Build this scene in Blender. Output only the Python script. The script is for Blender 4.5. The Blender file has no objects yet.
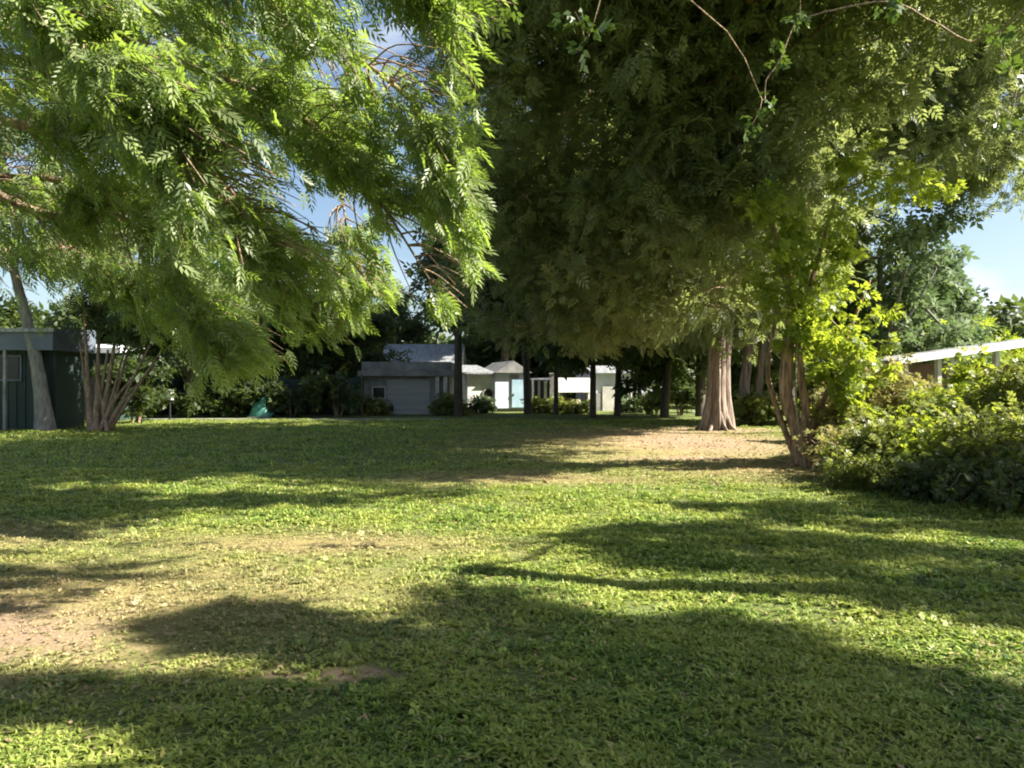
import bpy, math, random
import numpy as np
from mathutils import Vector, Matrix

# ------------------------------------------------------------------ camera, sky, sun, exposure
scene = bpy.context.scene
COL = scene.collection
F = 768.0                      # focal length in pixels of the 1024 px wide frame
EYE = 1.6
cam_data = bpy.data.cameras.new('camera')
cam_data.lens = 27.0
cam_data.sensor_width = 36.0
cam_data.clip_start = 0.05
cam_data.clip_end = 3000
cam = bpy.data.objects.new('camera', cam_data)
COL.objects.link(cam)
cam.location = (0, 0, EYE)
cam.rotation_euler = (math.radians(90), 0, 0)
scene.camera = cam

SUN_AZ = math.radians(95)      # clockwise from +Y (the view direction): right, a touch behind
SUN_EL = math.radians(37)
sdir = Vector((math.sin(SUN_AZ) * math.cos(SUN_EL), math.cos(SUN_AZ) * math.cos(SUN_EL), math.sin(SUN_EL)))
world = bpy.data.worlds.new('World')
scene.world = world
world.use_nodes = True
wn, wl = world.node_tree.nodes, world.node_tree.links
wn.clear()
w_out = wn.new('ShaderNodeOutputWorld')
w_bg = wn.new('ShaderNodeBackground'); w_bg.inputs['Strength'].default_value = 0.05
w_sky = wn.new('ShaderNodeTexSky'); w_sky.sky_type = 'NISHITA'; w_sky.sun_disc = False
w_sky.sun_elevation = SUN_EL; w_sky.sun_rotation = SUN_AZ
w_sky.dust_density = 1.6; w_sky.ozone_density = 1.4; w_sky.air_density = 1.0
w_co = wn.new('ShaderNodeTexCoord')
w_map = wn.new('ShaderNodeMapping'); w_map.inputs['Scale'].default_value = (1.6, 1.6, 4.5); w_map.inputs['Location'].default_value = (0.35, 0.1, 0.0)
w_noi = wn.new('ShaderNodeTexNoise'); w_noi.inputs['Scale'].default_value = 2.2; w_noi.inputs['Detail'].default_value = 7
w_rmp = wn.new('ShaderNodeValToRGB')
w_rmp.color_ramp.elements[0].position = 0.53; w_rmp.color_ramp.elements[0].color = (0, 0, 0, 1)
w_rmp.color_ramp.elements[1].position = 0.8; w_rmp.color_ramp.elements[1].color = (1, 1, 1, 1)
w_mix = wn.new('ShaderNodeMixRGB'); w_mix.inputs['Color2'].default_value = (7.6, 7.9, 8.4, 1)
wl.new(w_co.outputs['Generated'], w_map.inputs['Vector']); wl.new(w_map.outputs[0], w_noi.inputs['Vector'])
wl.new(w_noi.outputs['Fac'], w_rmp.inputs['Fac']); wl.new(w_rmp.outputs[0], w_mix.inputs['Fac'])
wl.new(w_sky.outputs[0], w_mix.inputs['Color1']); wl.new(w_mix.outputs[0], w_bg.inputs['Color'])
wl.new(w_bg.outputs[0], w_out.inputs['Surface'])

sun_data = bpy.data.lights.new('sun', 'SUN')
sun_data.energy = 5.0
sun_data.angle = math.radians(0.5)
sun_data.color = (1.0, 0.93, 0.80)
sun = bpy.data.objects.new('sun', sun_data)
COL.objects.link(sun)
sun.rotation_euler = (-sdir).to_track_quat('-Z', 'Y').to_euler()
sun.location = (30, 10, 30)

scene.view_settings.view_transform = 'Standard'
scene.view_settings.look = 'None'
scene.view_settings.exposure = 2.0
scene.view_settings.gamma = 1.0
scene.render.engine = 'CYCLES'
scene.cycles.use_denoising = True
scene.cycles.max_bounces = 6
scene.cycles.diffuse_bounces = 3
scene.cycles.glossy_bounces = 2
scene.cycles.transmission_bounces = 4
scene.cycles.sample_clamp_indirect = 6
scene.cycles.filter_width = 2.0

rng = np.random.default_rng(11)
random.seed(5)

# ------------------------------------------------------------------ helpers
def at(px, py, Y):
    """world point seen at pixel (px,py) of the photograph at distance Y"""
    return np.array([(px - 512) / F * Y, Y, EYE + (384 - py) / F * Y])

def ground_at(px, py):
    Y = EYE * F / (py - 384)
    return np.array([(px - 512) / F * Y, Y, 0.0])

def tag(o, label=None, cat=None, group=None, kind=None):
    if label: o['label'] = label
    if cat: o['category'] = cat
    if group: o['group'] = group
    if kind: o['kind'] = kind
    return o

def empty(name, loc, label, cat, group=None, rz=0.0):
    o = bpy.data.objects.new(name, None)
    COL.objects.link(o)
    o.location = loc
    o.rotation_euler = (0, 0, rz)
    o.empty_display_size = 0.3
    return tag(o, label, cat, group)

def link_mesh(name, verts, faces, m, parent=None, rnd=None, smooth=False, origin=None):
    """faces: (n,k) int array or python list; verts in world coordinates when the parent is unrotated (origin is removed)"""
    verts = np.asarray(verts, dtype=np.float32)
    if origin is None and parent is not None:
        origin = parent.location
        if parent.parent is not None:
            origin = (0, 0, 0)
    if origin is not None:
        verts = verts - np.array(origin, dtype=np.float32)
    me = bpy.data.meshes.new(name)
    if isinstance(faces, np.ndarray):
        n, k = faces.shape
        me.vertices.add(len(verts)); me.vertices.foreach_set('co', verts.ravel())
        me.loops.add(n * k); me.loops.foreach_set('vertex_index', faces.astype(np.int32).ravel())
        me.polygons.add(n)
        me.polygons.foreach_set('loop_start', np.arange(0, n * k, k, dtype=np.int32))
        me.update(calc_edges=True)
    else:
        me.from_pydata(verts.tolist(), [], [list(f) for f in faces])
    if rnd is not None:
        a = me.attributes.new('rnd', 'FLOAT', 'FACE'); a.data.foreach_set('value', np.asarray(rnd, dtype=np.float32))
    if smooth:
        me.polygons.foreach_set('use_smooth', np.ones(len(me.polygons), dtype=bool))
    me.materials.append(m)
    o = bpy.data.objects.new(name, me)
    COL.objects.link(o)
    if parent is not None: o.parent = parent
    return o

class MB:
    """collects boxes and prisms, builds ONE mesh"""
    def __init__(s): s.v = []; s.f = []
    def box(s, c, d, rz=0.0):
        cx, cy, cz = c; a, b, h = d[0] / 2, d[1] / 2, d[2] / 2
        i = len(s.v); ca, sa = math.cos(rz), math.sin(rz)
        for z in (-h, h):
            for x, y in ((-a, -b), (a, -b), (a, b), (-a, b)):
                s.v.append((cx + x * ca - y * sa, cy + x * sa + y * ca, cz + z))
        s.f += [(i, i+3, i+2, i+1), (i+4, i+5, i+6, i+7), (i, i+1, i+5, i+4), (i+1, i+2, i+6, i+5), (i+2, i+3, i+7, i+6), (i+3, i, i+4, i+7)]
        return s
    def box2(s, x0, x1, y0, y1, z0, z1): return s.box(((x0+x1)/2, (y0+y1)/2, (z0+z1)/2), (x1-x0, y1-y0, z1-z0))
    def prism(s, prof, axis_a, axis_b):
        """prof: list of 3d points of one end; axis_a..axis_b offset vectors of the two ends"""
        i = len(s.v); n = len(prof)
        for off in (axis_a, axis_b):
            for p in prof: s.v.append((p[0]+off[0], p[1]+off[1], p[2]+off[2]))
        s.f.append(tuple(range(i, i+n))); s.f.append(tuple(range(i+2*n-1, i+n-1, -1)))
        for k in range(n):
            s.f.append((i+k, i+n+k, i+n+(k+1) % n, i+(k+1) % n))
        return s
    def build(s, name, m, parent=None, bevel=0.0):
        # MB works in the parent's LOCAL frame
        o = link_mesh(name, np.array(s.v), s.f, m, parent, origin=(0, 0, 0))
        if bevel:
            b = o.modifiers.new('bevel', 'BEVEL'); b.width = bevel; b.segments = 2
        return o

# ------------------------------------------------------------------ materials
def new_mat(name):
    m = bpy.data.materials.new(name); m.use_nodes = True
    nt = m.node_tree; nt.nodes.clear()
    return m, nt.nodes, nt.links

def rgb(c): return (c[0], c[1], c[2], 1)

def leaf_mat(name, dark, light, trans, tfac=0.4, rough=0.45, dry=None, spec=0.35):
    m, n, l = new_mat(name)
    out = n.new('ShaderNodeOutputMaterial')
    at_ = n.new('ShaderNodeAttribute'); at_.attribute_name = 'rnd'
    r = n.new('ShaderNodeValToRGB')
    e = r.color_ramp.elements
    e[0].color = rgb(dark); e[1].color = rgb(light); e[1].position = 0.85
    if dry:
        e[1].position = 0.9
        x = e.new(0.97); x.color = rgb(dry)
    l.new(at_.outputs['Fac'], r.inputs['Fac'])
    p = n.new('ShaderNodeBsdfPrincipled'); p.inputs['Roughness'].default_value = rough
    p.inputs['Specular IOR Level'].default_value = spec
    l.new(r.outputs[0], p.inputs['Base Color'])
    t = n.new('ShaderNodeBsdfTranslucent')
    mx = n.new('ShaderNodeMixRGB'); mx.blend_type = 'MIX'; mx.inputs['Fac'].default_value = 0.25
    mx.inputs['Color1'].default_value = rgb(trans); l.new(r.outputs[0], mx.inputs['Color2'])
    l.new(mx.outputs[0], t.inputs['Color'])
    ms = n.new('ShaderNodeMixShader'); ms.inputs[0].default_value = tfac
    l.new(p.outputs[0], ms.inputs[1]); l.new(t.outputs[0], ms.inputs[2]); l.new(ms.outputs[0], out.inputs['Surface'])
    return m

def noisy_mat(name, c1, c2, scale=3.0, rough=0.8, bump=0.3, stretch=(1, 1, 1), bscale=None, detail=6, metallic=0.0, c3=None):
    m, n, l = new_mat(name)
    out = n.new('ShaderNodeOutputMaterial')
    p = n.new('ShaderNodeBsdfPrincipled'); p.inputs['Roughness'].default_value = rough; p.inputs['Metallic'].default_value = metallic
    g = n.new('ShaderNodeNewGeometry'); mp = n.new('ShaderNodeMapping'); mp.inputs['Scale'].default_value = stretch
    l.new(g.outputs['Position'], mp.inputs['Vector'])
    a = n.new('ShaderNodeTexNoise'); a.inputs['Scale'].default_value = scale; a.inputs['Detail'].default_value = detail; a.inputs['Roughness'].default_value = 0.65
    l.new(mp.outputs[0], a.inputs['Vector'])
    r = n.new('ShaderNodeValToRGB'); r.color_ramp.elements[0].position = 0.33; r.color_ramp.elements[1].position = 0.68
    r.color_ramp.elements[0].color = rgb(c1); r.color_ramp.elements[1].color = rgb(c2)
    if c3:
        x = r.color_ramp.elements.new(0.78); x.color = rgb(c3)
    l.new(a.outputs['Fac'], r.inputs['Fac']); l.new(r.outputs[0], p.inputs['Base Color'])
    b = n.new('ShaderNodeTexNoise'); b.inputs['Scale'].default_value = bscale or scale * 4; b.inputs['Detail'].default_value = 5
    l.new(mp.outputs[0], b.inputs['Vector'])
    bm = n.new('ShaderNodeBump'); bm.inputs['Strength'].default_value = bump; bm.inputs['Distance'].default_value = 0.05
    l.new(b.outputs['Fac'], bm.inputs['Height']); l.new(bm.outputs[0], p.inputs['Normal'])
    l.new(p.outputs[0], out.inputs['Surface'])
    return m

def ellipse_fac(n, l, pos, cx, cy, rx, ry, noise_out, wob=0.7, lo=0.75, hi=1.15):
    s = n.new('ShaderNodeVectorMath'); s.operation = 'SUBTRACT'; s.inputs[1].default_value = (cx, cy, 0); l.new(pos, s.inputs[0])
    d = n.new('ShaderNodeVectorMath'); d.operation = 'DIVIDE'; d.inputs[1].default_value = (rx, ry, 1e6); l.new(s.outputs[0], d.inputs[0])
    le = n.new('ShaderNodeVectorMath'); le.operation = 'LENGTH'; l.new(d.outputs[0], le.inputs[0])
    ma = n.new('ShaderNodeMath'); ma.operation = 'MULTIPLY_ADD'; ma.inputs[1].default_value = wob * 2; l.new(noise_out, ma.inputs[0]); l.new(le.outputs['Value'], ma.inputs[2])
    mr = n.new('ShaderNodeMapRange'); mr.inputs['From Min'].default_value = lo + wob; mr.inputs['From Max'].default_value = hi + wob
    mr.inputs['To Min'].default_value = 1; mr.inputs['To Max'].default_value = 0
    l.new(ma.outputs[0], mr.inputs['Value'])
    return mr.outputs[0]

# patches of the lawn: (cx, cy, rx, ry) ; bare soil and straw-dry turf
BARE = [(-3.6, 4.85, 1.3, 0.85), (-1.0, 4.15, 0.5, 0.12), (5.2, 22.0, 3.0, 5.5), (6.4, 15.8, 1.3, 1.0), (4.0, 16.5, 2.0, 0.8), (-8.2, 9.5, 2.0, 0.6), (8.5, 13.5, 2.4, 2.4), (6.8, 27.0, 3.0, 2.5)]
DRY = [(-3.6, 5.6, 3.4, 1.9), (-2.0, 7.6, 2.2, .9), (3.6, 21.0, 5.2, 8.0), (5.0, 14.5, 3.2, 2.5), (0.3, 13.0, 2.8, 1.2), (-6.5, 8.0, 3.0, 1.2)]

def lawn_color_nodes(n, l):
    """returns colour socket + bare factor for the turf at a world position"""
    g = n.new('ShaderNodeNewGeometry'); pos = g.outputs['Position']
    n1 = n.new('ShaderNodeTexNoise'); n1.inputs['Scale'].default_value = 4.2; n1.inputs['Detail'].default_value = 8; n1.inputs['Roughness'].default_value = 0.7; l.new(pos, n1.inputs['Vector'])
    n2 = n.new('ShaderNodeTexNoise'); n2.inputs['Scale'].default_value = 0.9; n2.inputs['Detail'].default_value = 5; l.new(pos, n2.inputs['Vector'])
    def maxes(lst, wob, lo, hi):
        cur = None
        for (cx, cy, rx, ry) in lst:
            f = ellipse_fac(n, l, pos, cx, cy, rx, ry, n1.outputs['Fac'], wob, lo, hi)
            if cur is None: cur = f
            else:
                mm = n.new('ShaderNodeMath'); mm.operation = 'MAXIMUM'; l.new(cur, mm.inputs[0]); l.new(f, mm.inputs[1]); cur = mm.outputs[0]
        return cur
    return g, n1, n2, maxes(BARE, 0.9, 0.4, 1.1), maxes(DRY, 0.8, 0.1, 1.2)

def make_ground_mat():
    m, n, l = new_mat('lawn_soil')
    out = n.new('ShaderNodeOutputMaterial'); p = n.new('ShaderNodeBsdfPrincipled'); p.inputs['Roughness'].default_value = 0.95
    p.inputs['Specular IOR Level'].default_value = 0.1
    g, n1, n2, bare, dry = lawn_color_nodes(n, l)
    fine = n.new('ShaderNodeTexNoise'); fine.inputs['Scale'].default_value = 42; fine.inputs['Detail'].default_value = 6; fine.inputs['Roughness'].default_value = 0.75
    l.new(g.outputs['Position'], fine.inputs['Vector'])
    turf = n.new('ShaderNodeValToRGB'); e = turf.color_ramp.elements
    e[0].position = 0.36; e[0].color = (0.035, 0.065, 0.02, 1); e[1].position = 0.66; e[1].color = (0.24, 0.27, 0.09, 1)
    l.new(fine.outputs['Fac'], turf.inputs['Fac'])
    straw = n.new('ShaderNodeValToRGB'); e = straw.color_ramp.elements
    e[0].position = 0.3; e[0].color = (0.17, 0.15, 0.05, 1); e[1].position = 0.7; e[1].color = (0.42, 0.34, 0.16, 1)
    l.new(fine.outputs['Fac'], straw.inputs['Fac'])
    soil = n.new('ShaderNodeValToRGB'); e = soil.color_ramp.elements
    e[0].position = 0.3; e[0].color = (0.17, 0.12, 0.075, 1); e[1].position = 0.7; e[1].color = (0.46, 0.34, 0.23, 1)
    l.new(fine.outputs['Fac'], soil.inputs['Fac'])
    m1 = n.new('ShaderNodeMixRGB'); l.new(dry, m1.inputs['Fac']); l.new(turf.outputs[0], m1.inputs['Color1']); l.new(straw.outputs[0], m1.inputs['Color2'])
    m2 = n.new('ShaderNodeMixRGB'); l.new(bare, m2.inputs['Fac']); l.new(m1.outputs[0], m2.inputs['Color1']); l.new(soil.outputs[0], m2.inputs['Color2'])
    l.new(m2.outputs[0], p.inputs['Base Color'])
    b = n.new('ShaderNodeBump'); b.inputs['Strength'].default_value = 0.8; b.inputs['Distance'].default_value = 0.03; l.new(fine.outputs['Fac'], b.inputs['Height']); l.new(b.outputs[0], p.inputs['Normal'])
    l.new(p.outputs[0], out.inputs['Surface'])
    return m

def make_grass_mat():
    m, n, l = new_mat('grass_blades')
    out = n.new('ShaderNodeOutputMaterial'); p = n.new('ShaderNodeBsdfPrincipled'); p.inputs['Roughness'].default_value = 0.5; p.inputs['Specular IOR Level'].default_value = 0.3
    g, n1, n2, bare, dry = lawn_color_nodes(n, l)
    a = n.new('ShaderNodeAttribute'); a.attribute_name = 'rnd'
    gr = n.new('ShaderNodeValToRGB'); e = gr.color_ramp.elements
    e[0].color = (0.028, 0.075, 0.02, 1); e[1].position = 0.75; e[1].color = (0.31, 0.41, 0.08, 1)
    x = e.new(0.86); x.color = (0.46, 0.38, 0.19, 1)
    l.new(a.outputs['Fac'], gr.inputs['Fac'])
    br = n.new('ShaderNodeMixRGB'); br.inputs['Color2'].default_value = (0.35, 0.38, 0.09, 1); l.new(gr.outputs[0], br.inputs['Color1'])
    pr = n.new('ShaderNodeMapRange'); pr.inputs['From Min'].default_value = 0.42; pr.inputs['From Max'].default_value = 0.6; pr.inputs['To Max'].default_value = 0.65
    l.new(n2.outputs['Fac'], pr.inputs['Value']); l.new(pr.outputs[0], br.inputs['Fac'])
    st = n.new('ShaderNodeValToRGB'); e = st.color_ramp.elements
    e[0].color = (0.17, 0.17, 0.07, 1); e[1].color = (0.58, 0.45, 0.28, 1)
    l.new(a.outputs['Fac'], st.inputs['Fac'])
    mx = n.new('ShaderNodeMixRGB'); l.new(dry, mx.inputs['Fac']); l.new(br.outputs[0], mx.inputs['Color1']); l.new(st.outputs[0], mx.inputs['Color2'])
    l.new(mx.outputs[0], p.inputs['Base Color'])
    t = n.new('ShaderNodeBsdfTranslucent')
    hs = n.new('ShaderNodeHueSaturation'); hs.inputs['Value'].default_value = 1.6; hs.inputs['Saturation'].default_value = 1.1; l.new(mx.outputs[0], hs.inputs['Color']); l.new(hs.outputs[0], t.inputs['Color'])
    ms = n.new('ShaderNodeMixShader'); ms.inputs[0].default_value = 0.3
    l.new(p.outputs[0], ms.inputs[1]); l.new(t.outputs[0], ms.inputs[2]); l.new(ms.outputs[0], out.inputs['Surface'])
    return m

M = dict(
    ground=make_ground_mat(), grass=make_grass_mat(),
    leaf_near=leaf_mat('leaf_near', (0.075, 0.115, 0.045), (0.25, 0.31, 0.14), (0.4, 0.58, 0.05), 0.45, 0.42, spec=0.5),
    leaf_big=leaf_mat('leaf_big', (0.075, 0.11, 0.055), (0.18, 0.21, 0.105), (0.34, 0.4, 0.1), 0.47, 0.45, dry=(0.16, 0.13, 0.05)),
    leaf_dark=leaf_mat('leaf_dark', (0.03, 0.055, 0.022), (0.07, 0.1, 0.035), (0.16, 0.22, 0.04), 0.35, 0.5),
    leaf_grey=leaf_mat('leaf_grey', (0.08, 0.12, 0.06), (0.18, 0.23, 0.12), (0.2, 0.3, 0.1), 0.3, 0.65, spec=0.15),
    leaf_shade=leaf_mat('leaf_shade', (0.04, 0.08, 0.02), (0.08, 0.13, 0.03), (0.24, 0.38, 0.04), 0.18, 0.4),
    leaf_lime=leaf_mat('leaf_lime', (0.09, 0.14, 0.02), (0.19, 0.25, 0.04), (0.46, 0.56, 0.04), 0.5, 0.45),
    leaf_shrub=leaf_mat('leaf_shrub', (0.08, 0.11, 0.03), (0.2, 0.22, 0.07), (0.36, 0.42, 0.06), 0.42, 0.45, dry=(0.32, 0.25, 0.1)),
    leaf_straw=leaf_mat('leaf_straw', (0.16, 0.17, 0.05), (0.34, 0.3, 0.13), (0.4, 0.38, 0.1), 0.35, 0.6, dry=(0.4, 0.32, 0.18)),
    litter=leaf_mat('leaf_litter', (0.16, 0.1, 0.05), (0.4, 0.3, 0.17), (0.3, 0.2, 0.08), 0.15, 0.7),
    bark=noisy_mat('bark_brown', (0.09, 0.06, 0.04), (0.46, 0.33, 0.22), 5, 0.9, 0.9, (3, 3, 0.5), 12),
    bark_warm=noisy_mat('bark_warm', (0.08, 0.045, 0.025), (0.48, 0.3, 0.18), 6, 0.9, 1.0, (3, 3, 0.45), 9),
    bark_pale=noisy_mat('bark_pale', (0.1, 0.075, 0.06), (0.4, 0.31, 0.25), 3, 0.9, 1.0, (3.2, 3.2, 0.35), 7),
    bark_grey=noisy_mat('bark_grey', (0.13, 0.125, 0.11), (0.3, 0.28, 0.25), 5, 0.9, 0.7, (2.5, 2.5, 0.6), 10),
    bark_dark=noisy_mat('bark_dark', (0.035, 0.03, 0.022), (0.1, 0.08, 0.06), 5, 0.9, 0.7, (2.5, 2.5, 0.6), 10),
    twig_dry=noisy_mat('twig_dry', (0.2, 0.14, 0.1), (0.4, 0.3, 0.22), 6, 0.9, 0.4),
    white=noisy_mat('white_paint', (0.5, 0.5, 0.47), (0.8, 0.8, 0.78), 2.5, 0.6, 0.1),
    shaded_white=noisy_mat('shaded_white_paint', (0.5, 0.52, 0.66), (0.6, 0.62, 0.75), 1.5, 0.7, 0.1),  # white walls with a lavender tint: shade put into the colour
    bluedoor=noisy_mat('pale_blue_paint', (0.24, 0.37, 0.46), (0.36, 0.5, 0.58), 2, 0.6, 0.1),
    conc=noisy_mat('grey_render', (0.14, 0.14, 0.14), (0.3, 0.3, 0.29), 2.0, 0.9, 0.25),
    conc_light=noisy_mat('pale_concrete', (0.36, 0.35, 0.32), (0.52, 0.5, 0.46), 2.5, 0.9, 0.3),
    roller=noisy_mat('grey_roller_door', (0.25, 0.26, 0.27), (0.33, 0.34, 0.35), 1, 0.5, 0.15, (0.3, 0.3, 6)),
    tin=noisy_mat('weathered_tin', (0.13, 0.14, 0.15), (0.34, 0.35, 0.36), 2.2, 0.5, 0.2, (4, 0.4, 1)),
    tin_white=noisy_mat('white_tin_roof', (0.6, 0.62, 0.63), (0.78, 0.8, 0.8), 1.2, 0.45, 0.15),
    slate=noisy_mat('blue_grey_sheet', (0.07, 0.09, 0.12), (0.12, 0.14, 0.18), 1.5, 0.6, 0.1),
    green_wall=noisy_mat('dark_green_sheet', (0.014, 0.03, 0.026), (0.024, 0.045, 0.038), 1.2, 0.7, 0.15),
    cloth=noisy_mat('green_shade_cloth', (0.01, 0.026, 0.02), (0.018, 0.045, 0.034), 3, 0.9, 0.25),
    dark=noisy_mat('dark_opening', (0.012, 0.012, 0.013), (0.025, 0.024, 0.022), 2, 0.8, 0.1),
    brown=noisy_mat('brown_timber', (0.09, 0.05, 0.035), (0.18, 0.11, 0.08), 4, 0.8, 0.3, (1, 1, 4)),
    teal=noisy_mat('turquoise_tarp', (0.02, 0.12, 0.1), (0.12, 0.36, 0.3), 3, 0.45, 0.3),
    rope=noisy_mat('vine', (0.16, 0.14, 0.08), (0.3, 0.26, 0.16), 8, 0.9, 0.3),
)
gl, n_, l_ = new_mat('window_glass')
o_ = n_.new('ShaderNodeOutputMaterial'); p_ = n_.new('ShaderNodeBsdfPrincipled'); p_.inputs['Base Color'].default_value = (0.02, 0.025, 0.03, 1); p_.inputs['Roughness'].default_value = 0.08
l_.new(p_.outputs[0], o_.inputs['Surface']); M['glass'] = gl

# ------------------------------------------------------------------ foliage
def leaflet(x, y, ang, L, W, z=0.0, dip=0.0):
    """folded lance-shaped leaflet: 2 quads as (verts, faces)"""
    ca, sa = math.cos(ang), math.sin(ang)
    P = [(0, 0, 0), (0.4 * L, W, -0.15 * W), (L, 0, -dip), (0.4 * L, -W, -0.15 * W)]
    v = [(x + a * ca - b * sa, y + a * sa + b * ca, z + c) for a, b, c in P]
    return v, [(0, 1, 2, 3)]

def tmpl(parts):
    v, f = [], []
    for pv, pf in parts:
        i = len(v); v += pv; f += [tuple(k + i for k in q) for q in pf]
    return np.array(v, dtype=np.float32), np.array(f, dtype=np.int64)

def pinnate(pairs, L=0.30, W=0.075, droop=0.35, ang=1.0):
    parts = []
    for k in range(pairs):
        t = (k + 1.0) / (pairs + 0.5)
        z = -droop * t * t
        s = 0.75 + 0.5 * math.sin(math.pi * t)
        for sg in (-1, 1):
            parts.append(leaflet(t, 0.01 * sg, sg * ang * (1 - 0.35 * t), L * s, W * s, z, 0.1))
    parts.append(leaflet(1.0, 0, 0, L, W, -droop, 0.12))
    # rachis
    parts.append(([(0, -0.008, 0), (0.5, -0.008, -droop * 0.25), (0.5, 0.008, -droop * 0.25), (0, 0.008, 0)], [(0, 1, 2, 3)]))
    parts.append(([(0.5, -0.008, -droop * 0.25), (1, -0.004, -droop), (1, 0.004, -droop), (0.5, 0.008, -droop * 0.25)], [(0, 1, 2, 3)]))
    return tmpl(parts)

def sprig(nl, L=0.5, W=0.16, spread=1.2, seed=0):
    r = random.Random(seed); parts = []
    for k in range(nl):
        t = k / max(1, nl - 1)
        sg = 1 if k % 2 else -1
        parts.append(leaflet(0.55 * t, 0, sg * spread * (1 - 0.6 * t) + r.uniform(-.2, .2), L * r.uniform(.8, 1.15), W, -0.1 * t + r.uniform(-.05, .05), r.uniform(-.05, .2)))
    return tmpl(parts)

T_NEAR = pinnate(4, 0.4, 0.058, 0.4, 0.8)
T_MID = pinnate(3, 0.5, 0.1, 0.2, 1.1)
T_FAR = sprig(5, 0.6, 0.15, 1.3, 3)
T_BROAD = sprig(5, 0.55, 0.17, 1.1, 5)
T_FAR3 = sprig(3, 0.75, 0.22, 1.2, 7)
def tuft(nb, seed, lean=0.6, W=0.09):
    r = random.Random(seed); v, f = [], []
    for k in range(nb):
        a = r.uniform(0, 6.28); le = r.uniform(0.15, 1.0) * lean; L = r.uniform(0.55, 1.1)
        w = W * r.uniform(0.7, 1.3); i = len(v)
        bx, by = r.uniform(-.25, .25), r.uniform(-.25, .25)
        ca, sa = math.cos(a), math.sin(a); px_, py_ = -sa * w, ca * w
        m_ = (bx + ca * le * .4 * L, by + sa * le * .4 * L, .6 * L); t_ = (bx + ca * le * 1.1 * L, by + sa * le * 1.1 * L, (1 - .35 * le) * L)
        v += [(bx - px_ * .6, by - py_ * .6, 0), (bx + px_ * .6, by + py_ * .6, 0), (m_[0] + px_, m_[1] + py_, m_[2]), (m_[0] - px_, m_[1] - py_, m_[2]),
              (t_[0] + px_ * .15, t_[1] + py_ * .15, t_[2]), (t_[0] - px_ * .15, t_[1] - py_ * .15, t_[2])]
        f += [(i, i+1, i+2, i+3), (i+3, i+2, i+4, i+5)]
    return np.array(v, dtype=np.float32), np.array(f, dtype=np.int64)

def scatter(template, pos, dirs, size, up_jit=0.5, rnd_jit=0.12):
    """instance a template along dirs into flat arrays; returns verts, faces, rnd"""
    tv, tf = template
    N = len(pos); K = len(tv)
    d = dirs / np.maximum(np.linalg.norm(dirs, axis=1, keepdims=True), 1e-6)
    up = np.array([0, 0, 1.0]) + rng.normal(0, up_jit, (N, 3))
    z = up - (up * d).sum(1, keepdims=True) * d
    z /= np.maximum(np.linalg.norm(z, axis=1, keepdims=True), 1e-6)
    y = np.cross(z, d)
    V = pos[:, None, :] + size[:, None, None] * (tv[None, :, 0:1] * d[:, None, :] + tv[None, :, 1:2] * y[:, None, :] + tv[None, :, 2:3] * z[:, None, :])
    Fc = tf[None] + (np.arange(N) * K)[:, None, None]
    base = rng.random(N)
    R = np.clip(np.repeat(base, len(tf)) + rng.normal(0, rnd_jit, N * len(tf)), 0, 1)
    return V.reshape(-1, 3).astype(np.float32), Fc.reshape(-1, 4), R

def scatter_up(template, pos, size):
    N = len(pos); tv, tf = template; K = len(tv)
    a = rng.random(N) * 6.283; ca, sa = np.cos(a), np.sin(a)
    V = np.empty((N, K, 3), dtype=np.float32)
    V[:, :, 0] = pos[:, 0:1] + size[:, None] * (tv[None, :, 0] * ca[:, None] - tv[None, :, 1] * sa[:, None])
    V[:, :, 1] = pos[:, 1:2] + size[:, None] * (tv[None, :, 0] * sa[:, None] + tv[None, :, 1] * ca[:, None])
    V[:, :, 2] = pos[:, 2:3] + size[:, None] * tv[None, :, 2]
    Fc = tf[None] + (np.arange(N) * K)[:, None, None]
    R = np.clip(np.repeat(rng.random(N), len(tf)) * .6 + rng.random(N * len(tf)) * .4, 0, 1)
    return V.reshape(-1, 3), Fc.reshape(-1, 4), R

def clump_leaves(C, rad, n, template, size, droop=0.4, bias=(0, 0, 0), flat=0.75, up_jit=0.5, shell=0.45, gap=0.0):
    """C: (m,3) clump centres, rad: (m,), n leaves per clump"""
    m = len(C)
    idx = np.repeat(np.arange(m), n)
    N = len(idx)
    u = rng.normal(0, 1, (N, 3)); u /= np.linalg.norm(u, axis=1, keepdims=True)
    r = rng.random(N) ** shell
    off = u * (r * rad[idx])[:, None]; off[:, 2] *= flat
    pos = C[idx] + off
    cd = rng.normal(0, 0.35, (m, 3))                     # each clump leans its own way
    tone = rng.random(m)[idx]; gs = rng.uniform(.75, 1.3, m)[idx]
    d = u * 0.8 + cd[idx] + rng.normal(0, 0.35, (N, 3)) + np.array(bias) + np.array([0, 0, -droop])
    sz = size * rng.uniform(0.65, 1.25, N) * gs
    if gap:
        ok = sunlit_gap(pos, gap) & ~fleck(pos); pos, d, sz, tone = pos[ok], d[ok], sz[ok], tone[ok]
    v, f, r = scatter(template, pos, d, sz, up_jit)
    return v, f, np.clip(.5 * r + .5 * np.repeat(tone, len(template[1])), 0, 1)

def ellipsoid_points(specs, n, shell=0.55, minz=0.3):
    """specs: list (cx,cy,cz,rx,ry,rz,weight)"""
    w = np.array([s[6] for s in specs], dtype=float); w /= w.sum()
    which = rng.choice(len(specs), n, p=w)
    S = np.array([s[:6] for s in specs])[which]
    u = rng.normal(0, 1, (n, 3)); u /= np.linalg.norm(u, axis=1, keepdims=True)
    r = rng.random(n) ** shell
    P = S[:, :3] + u * r[:, None] * S[:, 3:6]
    P[:, 2] = np.maximum(P[:, 2], minz + rng.random(n) * 0.3)
    return P

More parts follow.
